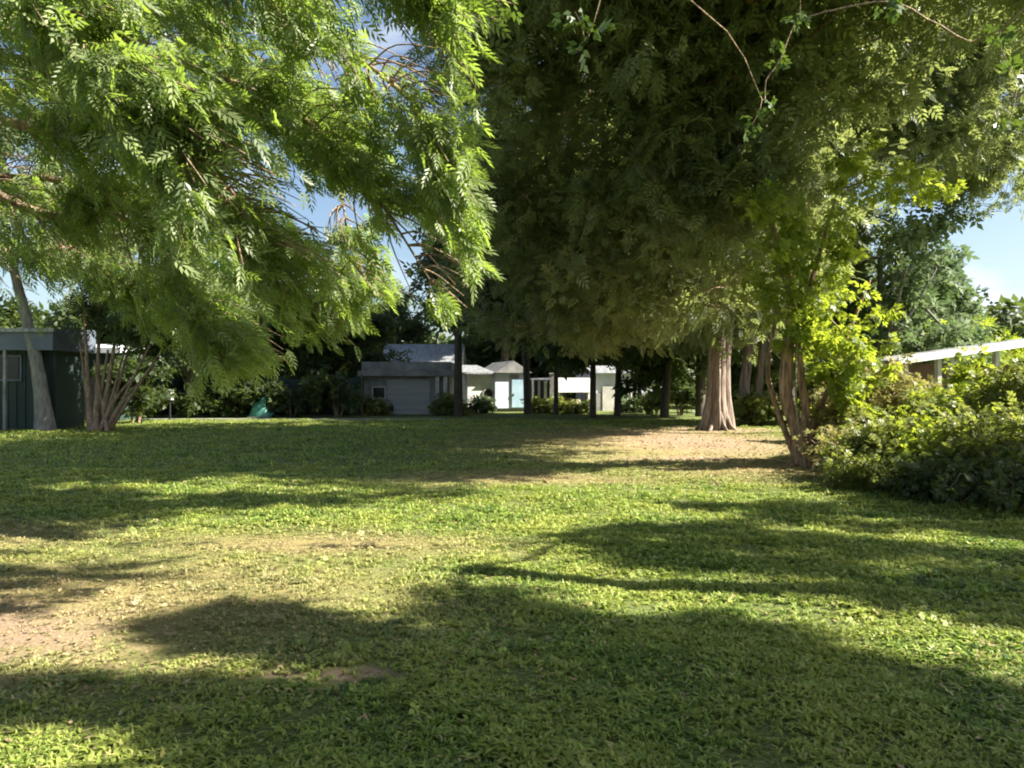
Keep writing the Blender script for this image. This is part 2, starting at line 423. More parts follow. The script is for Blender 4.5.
# ------------------------------------------------------------------ wood
def smooth_path(pts, k=4):
    P = np.array(pts, dtype=float)
    if len(P) < 3: return P
    Q = np.vstack([2 * P[0] - P[1], P, 2 * P[-1] - P[-2]]); out = []
    for i in range(1, len(Q) - 2):
        p0, p1, p2, p3 = Q[i-1], Q[i], Q[i+1], Q[i+2]
        for j in range(k):
            t = j / k
            out.append(0.5 * ((2*p1) + (-p0+p2)*t + (2*p0-5*p1+4*p2-p3)*t*t + (-p0+3*p1-3*p2+p3)*t**3))
    out.append(P[-1])
    return np.array(out)

class Wood:
    def __init__(s): s.v = []; s.f = []; s.n = 0
    def tube(s, pts, radii, sides=7, flute=0.0, seed=0):
        P = np.asarray(pts, dtype=float); m = len(P)
        R = np.interp(np.linspace(0, 1, m), np.linspace(0, 1, len(radii)), radii)
        T = np.gradient(P, axis=0); T /= np.maximum(np.linalg.norm(T, axis=1, keepdims=True), 1e-6)
        ref = np.array([0.31, 0.95, 0.05]) if abs(T[0][1]) < 0.9 else np.array([1.0, 0, 0])
        a = np.cross(T, ref); a /= np.maximum(np.linalg.norm(a, axis=1, keepdims=True), 1e-6); b = np.cross(T, a)
        ang = np.linspace(0, 2 * math.pi, sides, endpoint=False)
        rr = np.ones((m, sides))
        if flute:
            rg = np.random.default_rng(seed)
            for kk in (2, 3, 5):
                ph = rg.random() * 6.28; tw = rg.uniform(-1.5, 1.5)
                rr += flute / math.sqrt(kk) * np.cos(kk * ang[None] + ph + tw * np.linspace(0, 1, m)[:, None])
            rr += rg.normal(0, flute * 0.15, (m, sides))
        V = P[:, None, :] + (R[:, None] * rr)[:, :, None] * (np.cos(ang)[None, :, None] * a[:, None, :] + np.sin(ang)[None, :, None] * b[:, None, :])
        i0 = s.n
        s.v.append(V.reshape(-1, 3)); s.n += m * sides
        I = np.arange(m - 1)[:, None] * sides; J = np.arange(sides)[None]; J2 = (J + 1) % sides
        q = np.stack([I + J, I + J2, I + sides + J2, I + sides + J], axis=-1).reshape(-1, 4) + i0
        s.f.append(q)
    def build(s, name, m, parent):
        return link_mesh(name, np.vstack(s.v), np.vstack(s.f), m, parent, smooth=True)

def grow_branches(anchors, anchor_r, C, wood, tip=0.008, sides=5, sag=0.05, seed=1, maxr=0.3):
    """joins every clump centre to the nearest point of the growing skeleton"""
    rg = np.random.default_rng(seed)
    nodes = [np.array(a, dtype=float) for a in anchors]; par = [-1] * len(nodes)
    base = np.array(anchors[-1])
    order = np.argsort(np.linalg.norm(C - base, axis=1))
    for i in order:
        c = C[i]
        N = np.array(nodes)
        j = int(np.argmin(np.linalg.norm(N - c, axis=1) + 0.12 * np.linalg.norm(N - base, axis=1)))
        p = N[j]; L = np.linalg.norm(c - p)
        mid = (p + c) / 2 + rg.normal(0, 0.07, 3) * L; mid[2] += 0.08 * L
        nodes.append(mid); par.append(j); nodes.append(c.copy()); par.append(len(nodes) - 2)
    n = len(nodes); w = np.zeros(n)
    na = len(anchors)
    child = [0] * n
    for i in range(n - 1, na - 1, -1):
        if w[i] == 0: w[i] = 1.0
        if par[i] >= 0: w[par[i]] += w[i]
    rad = tip * np.sqrt(np.maximum(w, 1)) * 1.0
    # chains
    kids = {}
    for i in range(na, n): kids.setdefault(par[i], []).append(i)
    done = set()
    def chain(start):
        path = [par[start], start]; cur = start
        while cur in kids:
            ks = sorted(kids[cur], key=lambda k: -w[k]); cur = ks[0]; path.append(cur)
        return path
    stack = [i for i in range(na, n)]
    for i in stack:
        if i in done: continue
        p = par[i]
        ks = kids.get(p, [])
        # a chain starts at an anchor's kid or at a non-primary kid
        if p >= na and max(ks, key=lambda k: w[k]) == i: continue
        path = chain(i)
        for k in path[1:]: done.add(k)
        pts = np.array([nodes[k] for k in path]); rs = [min(rad[k], maxr) for k in path]; rs[0] = rs[1]
        wood.tube(smooth_path(pts, 3), rs, sides)

def tree(name, label, cat, base, stems, crown_specs, nclump, nleaf, crad, lsize, leaf, bark, template=None,
         droop=0.4, bias=(0, 0, 0), group=None, shell=0.55, keep=None, sides=9, flute=0.12, branch_tip=0.01, extra=None, minz=0.6, leafshell=0.45, bmat=None, flat=0.75):
    """stems: list of (points, radii); last point of stem 0 is where limbs start"""
    root = empty(name, base, label, cat, group)
    tw = Wood()
    for k, (pts, radii) in enumerate(stems):
        tw.tube(smooth_path(pts, 5), radii, sides, flute, seed=k + int(abs(base[0]) * 10))
    tw.build('trunk', M[bark], root)
    C = ellipsoid_points(crown_specs, nclump, shell, minz)
    if keep is not None: C = C[keep(C)]
    C = C[sunlit_gap(C)]
    wv = np.sin(C[:, 0]*1.9 + 2*np.sin(C[:, 2]*1.3)) * np.sin(C[:, 2]*2.3 + 1.5*np.sin(C[:, 1]*1.7)) * np.sin(C[:, 1]*2.1 + C[:, 0])
    C = C[~((wv < -.3) & (rng.random(len(C)) < .8))]
    if extra is not None: C = np.vstack([C, extra])
    bw = Wood()
    anchors = []
    for pts, radii in stems:
        sp = smooth_path(pts, 5); anchors += [p for p in sp[len(sp) * 2 // 3:]]
    anchors += [np.array(stems[0][0][-1])]
    grow_branches(anchors, 0.1, C, bw, tip=branch_tip, sides=5)
    bw.build('branches', M[bmat or bark], root)
    rad = crad * rng.uniform(0.65, 1.3, len(C))
    v, f, r = clump_leaves(C, rad, nleaf, template or T_FAR, lsize, droop, bias, flat=flat, shell=leafshell, gap=.75)
    link_mesh('crown', v, f, M[leaf], root, rnd=r)
    return root

def proj(P):
    return 512 + F * P[:, 0] / P[:, 1], 384 - F * (P[:, 2] - EYE) / P[:, 1]

def holes(lst):
    def k(C):
        x, y = proj(C); ok = np.ones(len(C), bool)
        for (hx, hy, rx, ry) in lst: ok &= ((x - hx) / rx) ** 2 + ((y - hy) / ry) ** 2 > 1
        return ok
    return k

def in_poly(x, y, poly):
    c = np.zeros(len(x), bool); j = len(poly) - 1
    for i in range(len(poly)):
        xi, yi = poly[i]; xj, yj = poly[j]
        c ^= ((yi > y) != (yj > y)) & (x < (xj - xi) * (y - yi) / (yj - yi + 1e-9) + xi); j = i
    return c

# stretches of lawn that lie in full sun: boughs whose shade would fall there are missing from the crowns
SUNNY = [[(-80, 545), (90, 524), (150, 518), (300, 522), (400, 512), (470, 498), (500, 486), (545, 473), (660, 462), (600, 434), (700, 424), (790, 430), (800, 470), (850, 488), (700, 500), (520, 530), (560, 555), (700, 580), (800, 605), (1100, 660), (1100, 700), (800, 645), (690, 605), (600, 632), (500, 590), (430, 595), (470, 640), (350, 632), (240, 602), (150, 620), (300, 668), (420, 690), (300, 702), (150, 685), (-80, 678)],
         [(90, 497), (120, 490), (385, 481), (400, 487), (200, 496)],
         [(270, 680), (330, 668), (390, 678), (385, 694), (320, 702), (275, 692)],
         [(-200, 722), (60, 722), (160, 738), (250, 752), (330, 790), (300, 1100), (-400, 1100)], [(900, 742), (1010, 728), (1100, 735), (1100, 790), (960, 775)], [(780, 690), (850, 684), (880, 694), (830, 702)], [(395, 676), (430, 670), (440, 686), (405, 694)], [(310, 735), (350, 722), (372, 745), (340, 765), (312, 760)], [(830, 560), (900, 552), (960, 566), (880, 580)]]
def sunlit_gap(C, prob=0.9):
    z = C[:, 2]
    X = C[:, 0] - z * sdir.x / sdir.z; Y = C[:, 1] - z * sdir.y / sdir.z
    ok = np.ones(len(C), bool)
    with np.errstate(all='ignore'):
        x = 512 + F * X / np.maximum(Y, .5); y = 384 + F * EYE / np.maximum(Y, .5)
    x = x + 20*np.sin(y*.33 + 2*np.sin(x*.05)); y = y + 5*np.sin(x*.1 + 1.6*np.sin(x*.037)) + 3*np.sin(x*.27 + y*.2)
    for p in SUNNY: ok &= ~(in_poly(x, y, p) & (rng.random(len(C)) < prob))
    return ok

def fleck(P):
    # small openings between the leaves, where flecks of sun get through
    X = P[:, 0] - P[:, 2] * sdir.x / sdir.z; Y = P[:, 1] - P[:, 2] * sdir.y / sdir.z
    n = np.sin(X*9.1 + 2.1*np.sin(Y*7.3)) * np.sin(Y*13.7 + 1.9*np.sin(X*6.1)) + .45*np.sin(X*23 + Y*9) * np.sin(Y*27 - X*11)
    return (n > .62) & (rng.random(len(P)) < .93) & (Y < 13)

# ================================================================== SETTING
def make_ground():
    # one sheet to the horizon, finer near the camera, with a gentle unevenness
    xs = np.concatenate([-np.geomspace(900, 14, 14), np.linspace(-13, 13, 105), np.geomspace(14, 900, 14)])
    ys = np.concatenate([[-900, -300, -100, -40, -15, -5], np.linspace(0, 30, 121), np.geomspace(31, 1500, 16)])
    X, Y = np.meshgrid(xs, ys)
    Z = 0.018 * np.sin(X * 1.3 + 0.6 * Y) + 0.014 * np.sin(Y * 1.9 - X * .7) + 0.01 * np.sin(3.1 * X + 2.3 * Y)
    Z *= (np.hypot(X, Y) < 40)
    V = np.stack([X, Y, Z], -1).reshape(-1, 3)
    nx, ny = len(xs), len(ys)
    i = (np.arange(ny - 1)[:, None] * nx + np.arange(nx - 1)[None]).ravel()
    Fq = np.stack([i, i + 1, i + nx + 1, i + nx], -1)
    o = link_mesh('ground', V, Fq, M['ground'], smooth=True)
    tag(o, kind='structure')
make_ground()

def gz(x, y): return 0.018 * np.sin(x * 1.3 + 0.6 * y) + 0.014 * np.sin(y * 1.9 - x * .7) + 0.01 * np.sin(3.1 * x + 2.3 * y)

def patchiness(x, y):
    b = np.zeros_like(x)
    w = 0.35 * np.sin(x * 17.1 + 1.3 * np.sin(y * 14.3)) * np.sin(y * 21 + x * 5) + 0.25 * np.sin(x * 5.1 + 1.3 * np.sin(y * 4.3)) + 0.25 * np.sin(y * 6.3 + 1.7 * np.sin(x * 3.7))
    for cx, cy, rx, ry in BARE:
        b = np.maximum(b, np.clip(1.5 - np.hypot((x - cx) / rx, (y - cy) / ry) + w * .6, 0, 1))
    d = np.zeros_like(x)
    for cx, cy, rx, ry in DRY:
        d = np.maximum(d, np.clip(1.3 - np.hypot((x - cx) / rx, (y - cy) / ry) + w * .5, 0, 1))
    return b, d

def make_grass():
    Vs, Fs, Rs = [], [], []; off = 0
    bands = [(2.3, 5.0, 17000, 0.042, 7), (5.0, 8.5, 27000, 0.05, 6), (8.5, 15, 38000, 0.062, 5), (15, 34, 42000, 0.085, 4)]
    for (y0, y1, n, h, nb) in bands:
        n = int(n * 1.5)
        u = rng.random(n); y = np.sqrt(y0 ** 2 + u * (y1 ** 2 - y0 ** 2)); x = (rng.random(n) * 2 - 1) * (0.72 * y + 0.5)
        cl = np.sin(x * 3.3 + 2 * np.sin(y * 2.1)) * np.sin(y * 4.1 + 2 * np.sin(x * 2.7)) + .6 * np.sin(x * 9 + y * 7) * np.sin(y * 11 - x * 5)
        b, d = patchiness(x, y)
        keep = rng.random(n) < np.clip((0.72 + 0.35 * cl) * (1 - 0.8 * b) * (1 - 0.25 * d), 0.1, 1)
        x, y, cl, b, d = x[keep], y[keep], cl[keep], b[keep], d[keep]
        P = np.stack([x, y, gz(x, y) - 0.004], -1)
        sz = h * rng.uniform(0.55, 1.25, len(x)) * (1 + 0.3 * cl) * (1 - 0.5 * d)
        part = rng.integers(0, 3, len(x))
        for k in range(3):
            s = part == k
            v, f, r = scatter_up(tuft(nb, 10 + k, [1.5, 1.1, 1.7][k], [0.09, 0.13, 0.17][k]), P[s], sz[s])
            Vs.append(v); Fs.append(f + off); Rs.append(r); off += len(v)
    # broad-leaved weeds in loose drifts near the camera
    n = 15000; u = rng.random(n); y = np.sqrt(2.4**2 + u*(10**2 - 2.4**2)); x = (rng.random(n)*2 - 1)*(.7*y + .4)
    c = np.sin(x*2.3 + 1.9*np.sin(y*1.7)) * np.sin(y*2.9 + 1.4*np.sin(x*1.9)); b, d = patchiness(x, y)
    k = (rng.random(n) < np.clip(.2 + c, .04, 1)) & (b < .3) & (rng.random(n) > d*.6); x, y = x[k], y[k]
    P = np.stack([x, y, gz(x, y) + .012], -1); a = rng.random(len(x))*6.283
    D = np.stack([np.cos(a), np.sin(a), rng.uniform(.1, .9, len(x))], -1)
    v, f, r = scatter(sprig(5, .6, .24, 2.2, 21), P, D, rng.uniform(.035, .075, len(x)), .4)
    Vs.append(v); Fs.append(f + off); Rs.append(r*.85); off += len(v)
    o = link_mesh('grass', np.vstack(Vs), np.vstack(Fs), M['grass'], rnd=np.concatenate(Rs))
    tag(o, 'short patchy lawn grass and weeds growing over the yard', 'grass', kind='stuff')
make_grass()

def make_litter():
    n = 9000
    x = np.concatenate([rng.normal(5.0, 2.6, n // 2), rng.normal(-3.2, 1.6, n // 5), rng.uniform(-7, 9, n - n // 2 - n // 5)])
    y = np.concatenate([rng.uniform(12, 29, n // 2), rng.normal(4.7, 0.9, n // 5), rng.uniform(2.6, 16, n - n // 2 - n // 5)])
    ok = y > 2.4; x, y = x[ok], y[ok]
    P = np.stack([x, y, gz(x, y) + 0.012 + 0.02 * rng.random(len(x))], -1)
    a = rng.random(len(x)) * 6.283
    d = np.stack([np.cos(a), np.sin(a), rng.normal(0, .25, len(x))], -1)
    v, f, r = scatter(tmpl([leaflet(0, 0, 0, 1, .28, 0, .1)]), P, d, rng.uniform(.02, .05, len(x)) * (1 + 1.0 * (y > 12)), up_jit=.35)
    o = link_mesh('fallen_leaves', v, f, M['litter'], rnd=r)
    tag(o, 'dry brown fallen leaves scattered over lawn and bare soil', 'leaf litter', kind='stuff')
make_litter()

# pale worn path in front of the dark fence
def path():
    mb = MB()
    xs = np.linspace(-16.5, -3, 40); i = 0
    top = []; 
    for x in xs:
        top.append((x, 34.0 + .12 * math.sin(x * 2.1), 34.5 + .1 * math.sin(x * 1.3 + 1)))
    for x, a, b in top: mb.v += [(x, a, .012), (x, b, .012), (x, a, .05), (x, b, .05)]
    for k in range(len(xs) - 1):
        q = 4 * k
        mb.f += [(q+2, q+6, q+7, q+3), (q, q+4, q+6, q+2), (q+1, q+3, q+7, q+5)]
    o = mb.build('path', M['conc']); tag(o, kind='structure')
path()

# ================================================================== BUILDINGS
def left_shed():
    # dark green sheet-metal shed, blue-grey fascia; base at y 432 px
    Y = 26.5; x0, x1 = -23.0, -15.75
    r = empty('garden_shed', ((x0+x1)/2, Y, 0), 'dark green sheet metal shed with blue-grey roof fascia at the left edge', 'shed')
    w = x1 - x0
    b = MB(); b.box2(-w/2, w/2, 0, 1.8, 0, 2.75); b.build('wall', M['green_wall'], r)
    ribs = MB()
    for k in range(24): ribs.box((-w/2 + .15 + k * w/24, -.015, 1.37), (.06, .03, 2.7))
    ribs.build('cladding_ribs', M['green_wall'], r)
    f = MB(); f.prism([(-w/2-.3, -.5, 2.75), (-w/2-.3, -.5, 3.45), (-w/2-.3, 2.2, 3.6), (-w/2-.3, 2.2, 2.75)], (0,0,0), (w+.5, 0, 0)); rf = f.build('roof', M['slate'], r)
    g = MB(); g.box((0, -.56, 3.42), (w+.6, .1, .12)); g.build('gutter', M['tin'], rf)
    fr = MB(); X = at(6, 0, Y)[0] - (x0+x1)/2
    for dx in (-.55, .55): fr.box((X+dx, -.04, 2.15), (.06, .08, .9))
    for dz in (-.42, .42): fr.box((X, -.041, 2.15+dz), (1.16, .07, .06))
    wf = fr.build('window', M['slate'], r)
    MB().box((X, -.02, 2.15), (1.06, .03, .78)).build('pane', M['glass'], wf)
    MB().box((at(4, 0, Y-.5)[0] - (x0+x1)/2, -.45, 1.4), (.09, .09, 2.75)).build('post', M['conc'], r)
left_shed()

def dark_store():
    Y = 33; xa, xb = at(52, 0, Y)[0], at(120, 0, Y)[0]
    r = empty('store_building', ((xa+xb)/2, Y, 0), 'low dark store with pale sunlit roof edge behind the leaning trunk', 'store building')
    w = xb - xa
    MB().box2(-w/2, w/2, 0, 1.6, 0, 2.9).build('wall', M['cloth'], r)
    f = MB(); f.prism([(-w/2-.2, -.35, 2.92), (-w/2-.2, -.35, 3.15), (-w/2-.2, 1.8, 3.4), (-w/2-.2, 1.8, 3.2)], (0,0,0), (w+.4, 0, 0)); f.build('roof', M['tin_white'], r)
    d = MB().box2(-.2, .8, -.05, .0, 0, 2.1); d.build('door', M['dark'], r)
dark_store()

def fence():
    Y = 38.0; xa, xb = at(100, 0, Y)[0], at(362, 0, Y)[0]
    r = empty('screen_fence', ((xa+xb)/2, Y, 0), 'long dark green shade cloth fence between the leaning trunks and grey garage', 'fence')
    w = xb - xa; n = 6
    for k in range(n + 1):
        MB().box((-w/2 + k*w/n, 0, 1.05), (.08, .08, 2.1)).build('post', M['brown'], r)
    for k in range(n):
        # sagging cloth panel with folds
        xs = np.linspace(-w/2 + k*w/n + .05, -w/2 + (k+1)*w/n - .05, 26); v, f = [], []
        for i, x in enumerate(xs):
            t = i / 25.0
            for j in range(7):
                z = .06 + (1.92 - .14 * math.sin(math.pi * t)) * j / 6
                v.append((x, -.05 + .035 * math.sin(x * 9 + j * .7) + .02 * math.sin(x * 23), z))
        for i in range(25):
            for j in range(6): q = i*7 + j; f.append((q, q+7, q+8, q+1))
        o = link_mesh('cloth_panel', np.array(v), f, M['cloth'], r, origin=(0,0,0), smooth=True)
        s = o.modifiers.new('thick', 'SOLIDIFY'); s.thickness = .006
fence()

def garage():
    Y = 39.8; xa, xb = at(364, 0, Y)[0], at(451, 0, Y)[0]; c = (xa+xb)/2; w = xb - xa
    r = empty('grey_garage', (c, Y, 0), 'grey flat-roofed garage with roller door, between dark fence and white cottage', 'garage')
    lx = lambda px: at(px, 0, Y)[0] - c
    MB().box2(-w/2, w/2-.1, 0, 5, 0, 2.0).build('wall', M['conc'], r)
    rf = MB(); rf.box2(-w/2-.25, w/2+.2, -.45, 5.2, 2.0, 2.28); rf.build('roof_slab', M['conc'], r, .02)
    MB().box2(-w/2-.1, w/2, -.15, 5.0, 2.282, 2.75).build('parapet', M['conc'], r, .02)
    dr = MB()
    for k in range(11): dr.box(((lx(387)+lx(430))/2, -.03, .12+k*.165), (lx(430)-lx(387), .05, .155))
    dr.build('roller_door', M['roller'], r)
    fr = MB(); wx = lx(379)
    for dx in (-.33, .33): fr.box((wx+dx, -.03, 1.15), (.07, .06, .66))
    for dz in (-.3, .3): fr.box((wx, -.031, 1.15+dz), (.73, .05, .07))
    wf = fr.build('window', M['conc_light'], r)
    MB().box((wx, -.008, 1.15), (.6, .02, .54)).build('pane', M['glass'], wf)
    for px in (438, 446): MB().box((lx(px), -.28, 1.0), (.2, .2, 1.98)).build('pillar', M['conc_light'], r, .01)
    MB().box((lx(391), -.11, .36), (.26, .1, .3)).build('meter_box', M['dark'], r, .01)
garage()

def gable_house(name, label, cat, Y, xa, xb, depth, hw, hr, wallm, roofm, windows=(), doors=(), z0=0.0, ridge_x=True):
    c = (xa+xb)/2; w = xb - xa
    r = empty(name, (c, Y, 0), label, cat)
    MB().box2(-w/2, w/2, 0, depth, 0, hw).build('wall', M[wallm], r)
    rf = MB()
    t = .09; ov = .4
    if ridge_x:
        rf.prism([(-w/2-ov, -ov, hw), (-w/2-ov, depth/2, hr), (-w/2-ov, depth+ov, hw), (-w/2-ov, depth+ov, hw-t), (-w/2-ov, -ov, hw-t)], (0,0,0), (w+2*ov, 0, 0))
    else:
        MB().prism([(-w/2+.01, 0, hw+.003), (w/2-.01, 0, hw+.003), (0, 0, hr-.12)], (0, .02, 0), (0, depth-.02, 0)).build('gable', M[wallm], r)
        rf.prism([(-w/2-ov, -ov, hw-.1), (0, -ov, hr), (w/2+ov, -ov, hw-.1), (w/2+ov, -ov, hw-.1+t), (0, -ov, hr+t+.03), (-w/2-ov, -ov, hw-.1+t)], (0,0,0), (0, depth+2*ov, 0))
    rf.build('roof', M[roofm], r)
    for (wx, wz, ww, wh) in windows:
        fr = MB()
        for dx in (-ww/2, ww/2): fr.box((wx+dx, -.035, wz), (.07, .07, wh+.07))
        for dz in (-wh/2, wh/2): fr.box((wx, -.036, wz+dz), (ww+.07, .055, .07))
        o = fr.build('window', M['white'], r)
        MB().box((wx, -.01, wz), (ww-.07, .018, wh-.07)).build('pane', M['glass'], o)
    for (dx, dw, dh, dm) in doors:
        o = MB().box((dx, -.03, dh/2), (dw, .06, dh)).build('door', M[dm], r)
        MB().box((dx - dw*.38, -.085, dh*.48), (.05, .05, .12)).build('handle', M['tin'], o)
    return r

# pale house behind the garage (only its sunlit tin roof rises above)
gable_house('tin_roof_house', 'pale tin-roofed house rising behind the flat grey garage', 'house', 49, at(384,0,49)[0], at(455,0,49)[0], 6, 2.7, 4.3, 'conc_light', 'tin', windows=[(1.0, 1.5, .9, .9)])

def cottage():
    Y = 44.5; xa, xb = at(467,0,Y)[0], at(526,0,Y)[0]; c = (xa+xb)/2; w = xb-xa
    lx = lambda px: at(px,0,Y)[0] - c
    r = empty('white_cottage', (c, Y, 0), 'small white cottage with round dark window and pale blue door', 'cottage', rz=math.radians(16))
    xm = lx(494)
    MB().box2(-w/2, xm, 0, 4, 0.25, 2.15).build('wall', M['white'], r)
    MB().box2(xm+.003, w/2, -.25, 4, 0.2, 2.25).build('wall', M['shaded_white'], r)  # shaded part of the white front, its shade painted in as lavender
    MB().box2(-w/2-.1, w/2+.1, -.1, 4, 0, .2).build('plinth', M['conc'], r)
    rf = MB(); rf.prism([(-w/2-.3, -.35, 2.17), (xm-.02, -.35, 2.17), (xm-.02, 4.2, 2.7), (-w/2-.3, 4.2, 2.7)], (0,0,0), (0,0,.09)); rf.build('roof', M['tin'], r)
    g = MB(); g.prism([(xm-.1, -.5, 2.25), (w/2+.3, -.5, 2.25), ((xm+w/2)/2+.1, -.5, 2.95)], (0,0,0), (0,4.8,0)); g.build('gable_roof', M['conc'], r)
    # round window: ring + pane
    v, f = [], []
    n = 20; wx, wz = lx(493.5)-.35, 1.02
    for k in range(n):
        a = 2*math.pi*k/n
        for rr, yy in ((.26, -.01), (.26, -.06), (.33, -.06), (.33, -.01)): v.append((wx+rr*math.cos(a), yy, wz+rr*math.sin(a)))
    for k in range(n):
        q, p = 4*k, 4*((k+1) % n)
        for j in range(4): f.append((q+j, p+j, p+(j+1) % 4, q+(j+1) % 4))
    o = link_mesh('window', np.array(v), f, M['conc'], r, origin=(0,0,0))
    pv = [(wx+.26*math.cos(2*math.pi*k/n), -.02, wz+.26*math.sin(2*math.pi*k/n)) for k in range(n)] + [(wx+.26*math.cos(2*math.pi*k/n), -.004, wz+.26*math.sin(2*math.pi*k/n)) for k in range(n)]
    link_mesh('pane', np.array(pv), [tuple(range(n-1, -1, -1))] + [(k, (k+1) % n, n+(k+1) % n, n+k) for k in range(n)], M['dark'], o, origin=(0,0,0))
    d = MB().box(((lx(511)+lx(523))/2, -.29, 1.05), (lx(523)-lx(511), .06, 1.6)).build('door', M['bluedoor'], r)
    MB().box((lx(513), -.35, 1.0), (.05, .05, .12)).build('handle', M['tin'], d)
    fr = MB().box((lx(514), -.27, 2.02), (.5, .05, .22)).build('vent_window', M['conc'], r)
cottage()

def carport():
    Y = 45.0; xa, xb = at(556,0,Y)[0], at(593,0,Y)[0]; c = (xa+xb)/2; w = xb-xa
    r = empty('carport', (c, Y, 0), 'low carport with deep white fascia and dark interior between tree trunks', 'carport', rz=math.radians(22))
    MB().box2(-w/2, w/2, -.12, 0, 1.12, 1.95).build('fascia', M['white'], r)
    MB().box2(-w/2+.02, w/2-.02, .003, 4, 1.85, 1.97).build('roof', M['tin'], r)
    for sx in (-1, 1):
        for yy in (.1, 3.8): MB().box((sx*(w/2-.1), yy, .92), (.1, .1, 1.84)).build('post', M['conc_light'], r)
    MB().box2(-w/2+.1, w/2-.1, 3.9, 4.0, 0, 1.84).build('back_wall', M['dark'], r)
    MB().box2(-w/2+.3, w/2-.5, 1.5, 2.6, 0, .75).build('stored_crate', M['brown'], r)
carport()

def long_house():
    Y = 46.5; xa, xb = at(594,0,Y)[0], at(664,0,Y)[0]; c = (xa+xb)/2; w = xb-xa
    lx = lambda px: at(px,0,Y)[0] - c
    r = empty('long_white_house', (c, Y, 0), 'long low white outbuilding with grey lower wall behind the row of dark trunks', 'house', rz=math.radians(12))
    MB().box2(-w/2, w/2, 0, 4, 1.05, 2.25).build('wall', M['shaded_white'], r)
    MB().box2(-w/2-.03, w/2+.03, -.05, 4, 0, 1.047).build('lower_wall', M['conc'], r)
    MB().prism([(-w/2-.3, -.4, 2.253), (-w/2-.3, 2, 2.75), (-w/2-.3, 4.4, 2.253)], (0,0,0), (w+.6,0,0)).build('roof', M['tin'], r)
    for px in (622, 636):
        fr = MB(); x = lx(px)
        for dx in (-.3, .3): fr.box((x+dx, -.08, .85), (.06, .06, .6))
        for dz in (-.27, .27): fr.box((x, -.081, .85+dz), (.66, .05, .06))
        o = fr.build('window', M['white'], r)
        MB().box((x, -.06, .85), (.54, .02, .48)).build('pane', M['glass'], o)
    MB().box((lx(607), -.07, .75), (.75, .04, 1.5)).build('door', M['conc_light'], r)
long_house()

# pale posts between cottage and carport
for k, (px, h, wd) in enumerate([(539, 1.85, .13), (545.5, 1.7, .16), (552, 2.15, .26)]):
    Y = 43.5
    r = empty('gate_post', (at(px,0,Y)[0], Y, 0), ['thin pale gate post nearest the blue door', 'short white gate post in the middle of three', 'thick tall pale gate post beside the carport'][k], 'post', 'pale gate posts beside the cottage')
    MB().box((0, 0, h/2), (wd, wd, h)).build('shaft', M['conc_light' if k != 1 else 'white'], r, .01)
    MB().box((0, 0, h+.032), (wd+.07, wd+.07, .06)).build('cap', M['conc_light'], r, .01)

def right_house():
    # open-fronted shed: skillion roof rising to the right, front turned a little to the sun
    A = at(901, 0, 20.0); rz = 0.24
    r = empty('open_shed', (A[0], 20.0, 0), 'open-fronted shed with sloping white roof edge and pale posts behind the right-hand shrubs', 'shed', rz=rz)
    L = 8.5; h0, h1 = 2.2, 3.25
    def roofz(x): return h0 + (h1 - h0) * x / L
    def slab(x0, x1, y0, y1, dz0, dz1):
        m = MB(); m.prism([(x0, y0, roofz(x0)+dz0), (x1, y0, roofz(x1)+dz0), (x1, y0, roofz(x1)+dz1), (x0, y0, roofz(x0)+dz1)], (0,0,0), (0, y1-y0, 0)); return m
    slab(-.3, L, -.25, 1.7, 0, .06).build('roof', M['tin'], r)
    slab(-.32, L+.02, -.3, -.253, -.06, .13).build('fascia', M['tin_white'], r)
    MB().box2(0, L-.2, 1.5, 1.6, 0, h0-.02).build('back_wall', M['brown'], r)
    for x in (.12, 1.15, 1.55, 3.0, 4.6, 6.4, 8.2):
        MB().box2(x-.06, x+.06, -.06, .06, 0, roofz(x-.06)-.004).build('post', M['conc_light'], r)
    MB().box2(3.3, 6.2, .8, 1.4, 0, 1.3).build('work_bench', M['slate'], r)
right_house()

# ------------------------------------------------------------------ small things by the fence
def tarp():
    c = at(262, 0, 36.5); r = empty('turquoise_tarp', (c[0], 36.5, 0), 'crumpled turquoise tarp with two peaks in front of the dark fence', 'tarp')
    n = 22; v, f = [], []
    for j in range(n):
        for i in range(n):
            u, w = i/(n-1)*2-1, j/(n-1)*2-1
            e = max(0, 1 - (u*u*.9 + w*w)) ** .6
            pk = .5 + .35*math.exp(-((u+.45)**2)*9) + .6*math.exp(-((u-.3)**2)*7) + .09*math.sin(9*u+6*w)*math.sin(7*w-3*u)
            z = e*pk*.95 + .04*math.sin(7*u+3*w)*e
            v.append((u*.55 + .05*math.sin(5*w), w*.45, max(.01, z)))
    for j in range(n-1):
        for i in range(n-1): q = j*n+i; f.append((q, q+1, q+n+1, q+n))
    link_mesh('sheet', np.array(v), f, M['teal'], r, origin=(0,0,0), smooth=True)
    w = Wood(); w.tube([(-.55,-.46,.03), (0,-.52,.05), (.55,-.44,.03)], [.015, .015], 6); 
    o = link_mesh('cord', np.vstack(w.v), np.vstack(w.f), M['rope'], r, origin=(0,0,0), smooth=True)
tarp()

def mailbox():
    c = at(170, 0, 33); r = empty('post_box', (c[0], 33, 0), 'white letter box on a thin dark post left of the turquoise tarp', 'letter box')
    MB().box((0, 0, .45), (.05, .05, .9)).build('post', M['dark'], r)
    MB().box((0, 0, 1.1), (.24, .24, .38)).build('box', M['white'], r, .03)
    MB().prism([(-.16, -.16, 1.293), (.16, -.16, 1.293), (0, -.16, 1.37)], (0,0,0), (0,.32,0)).build('lid', M['conc_light'], r)
mailbox()

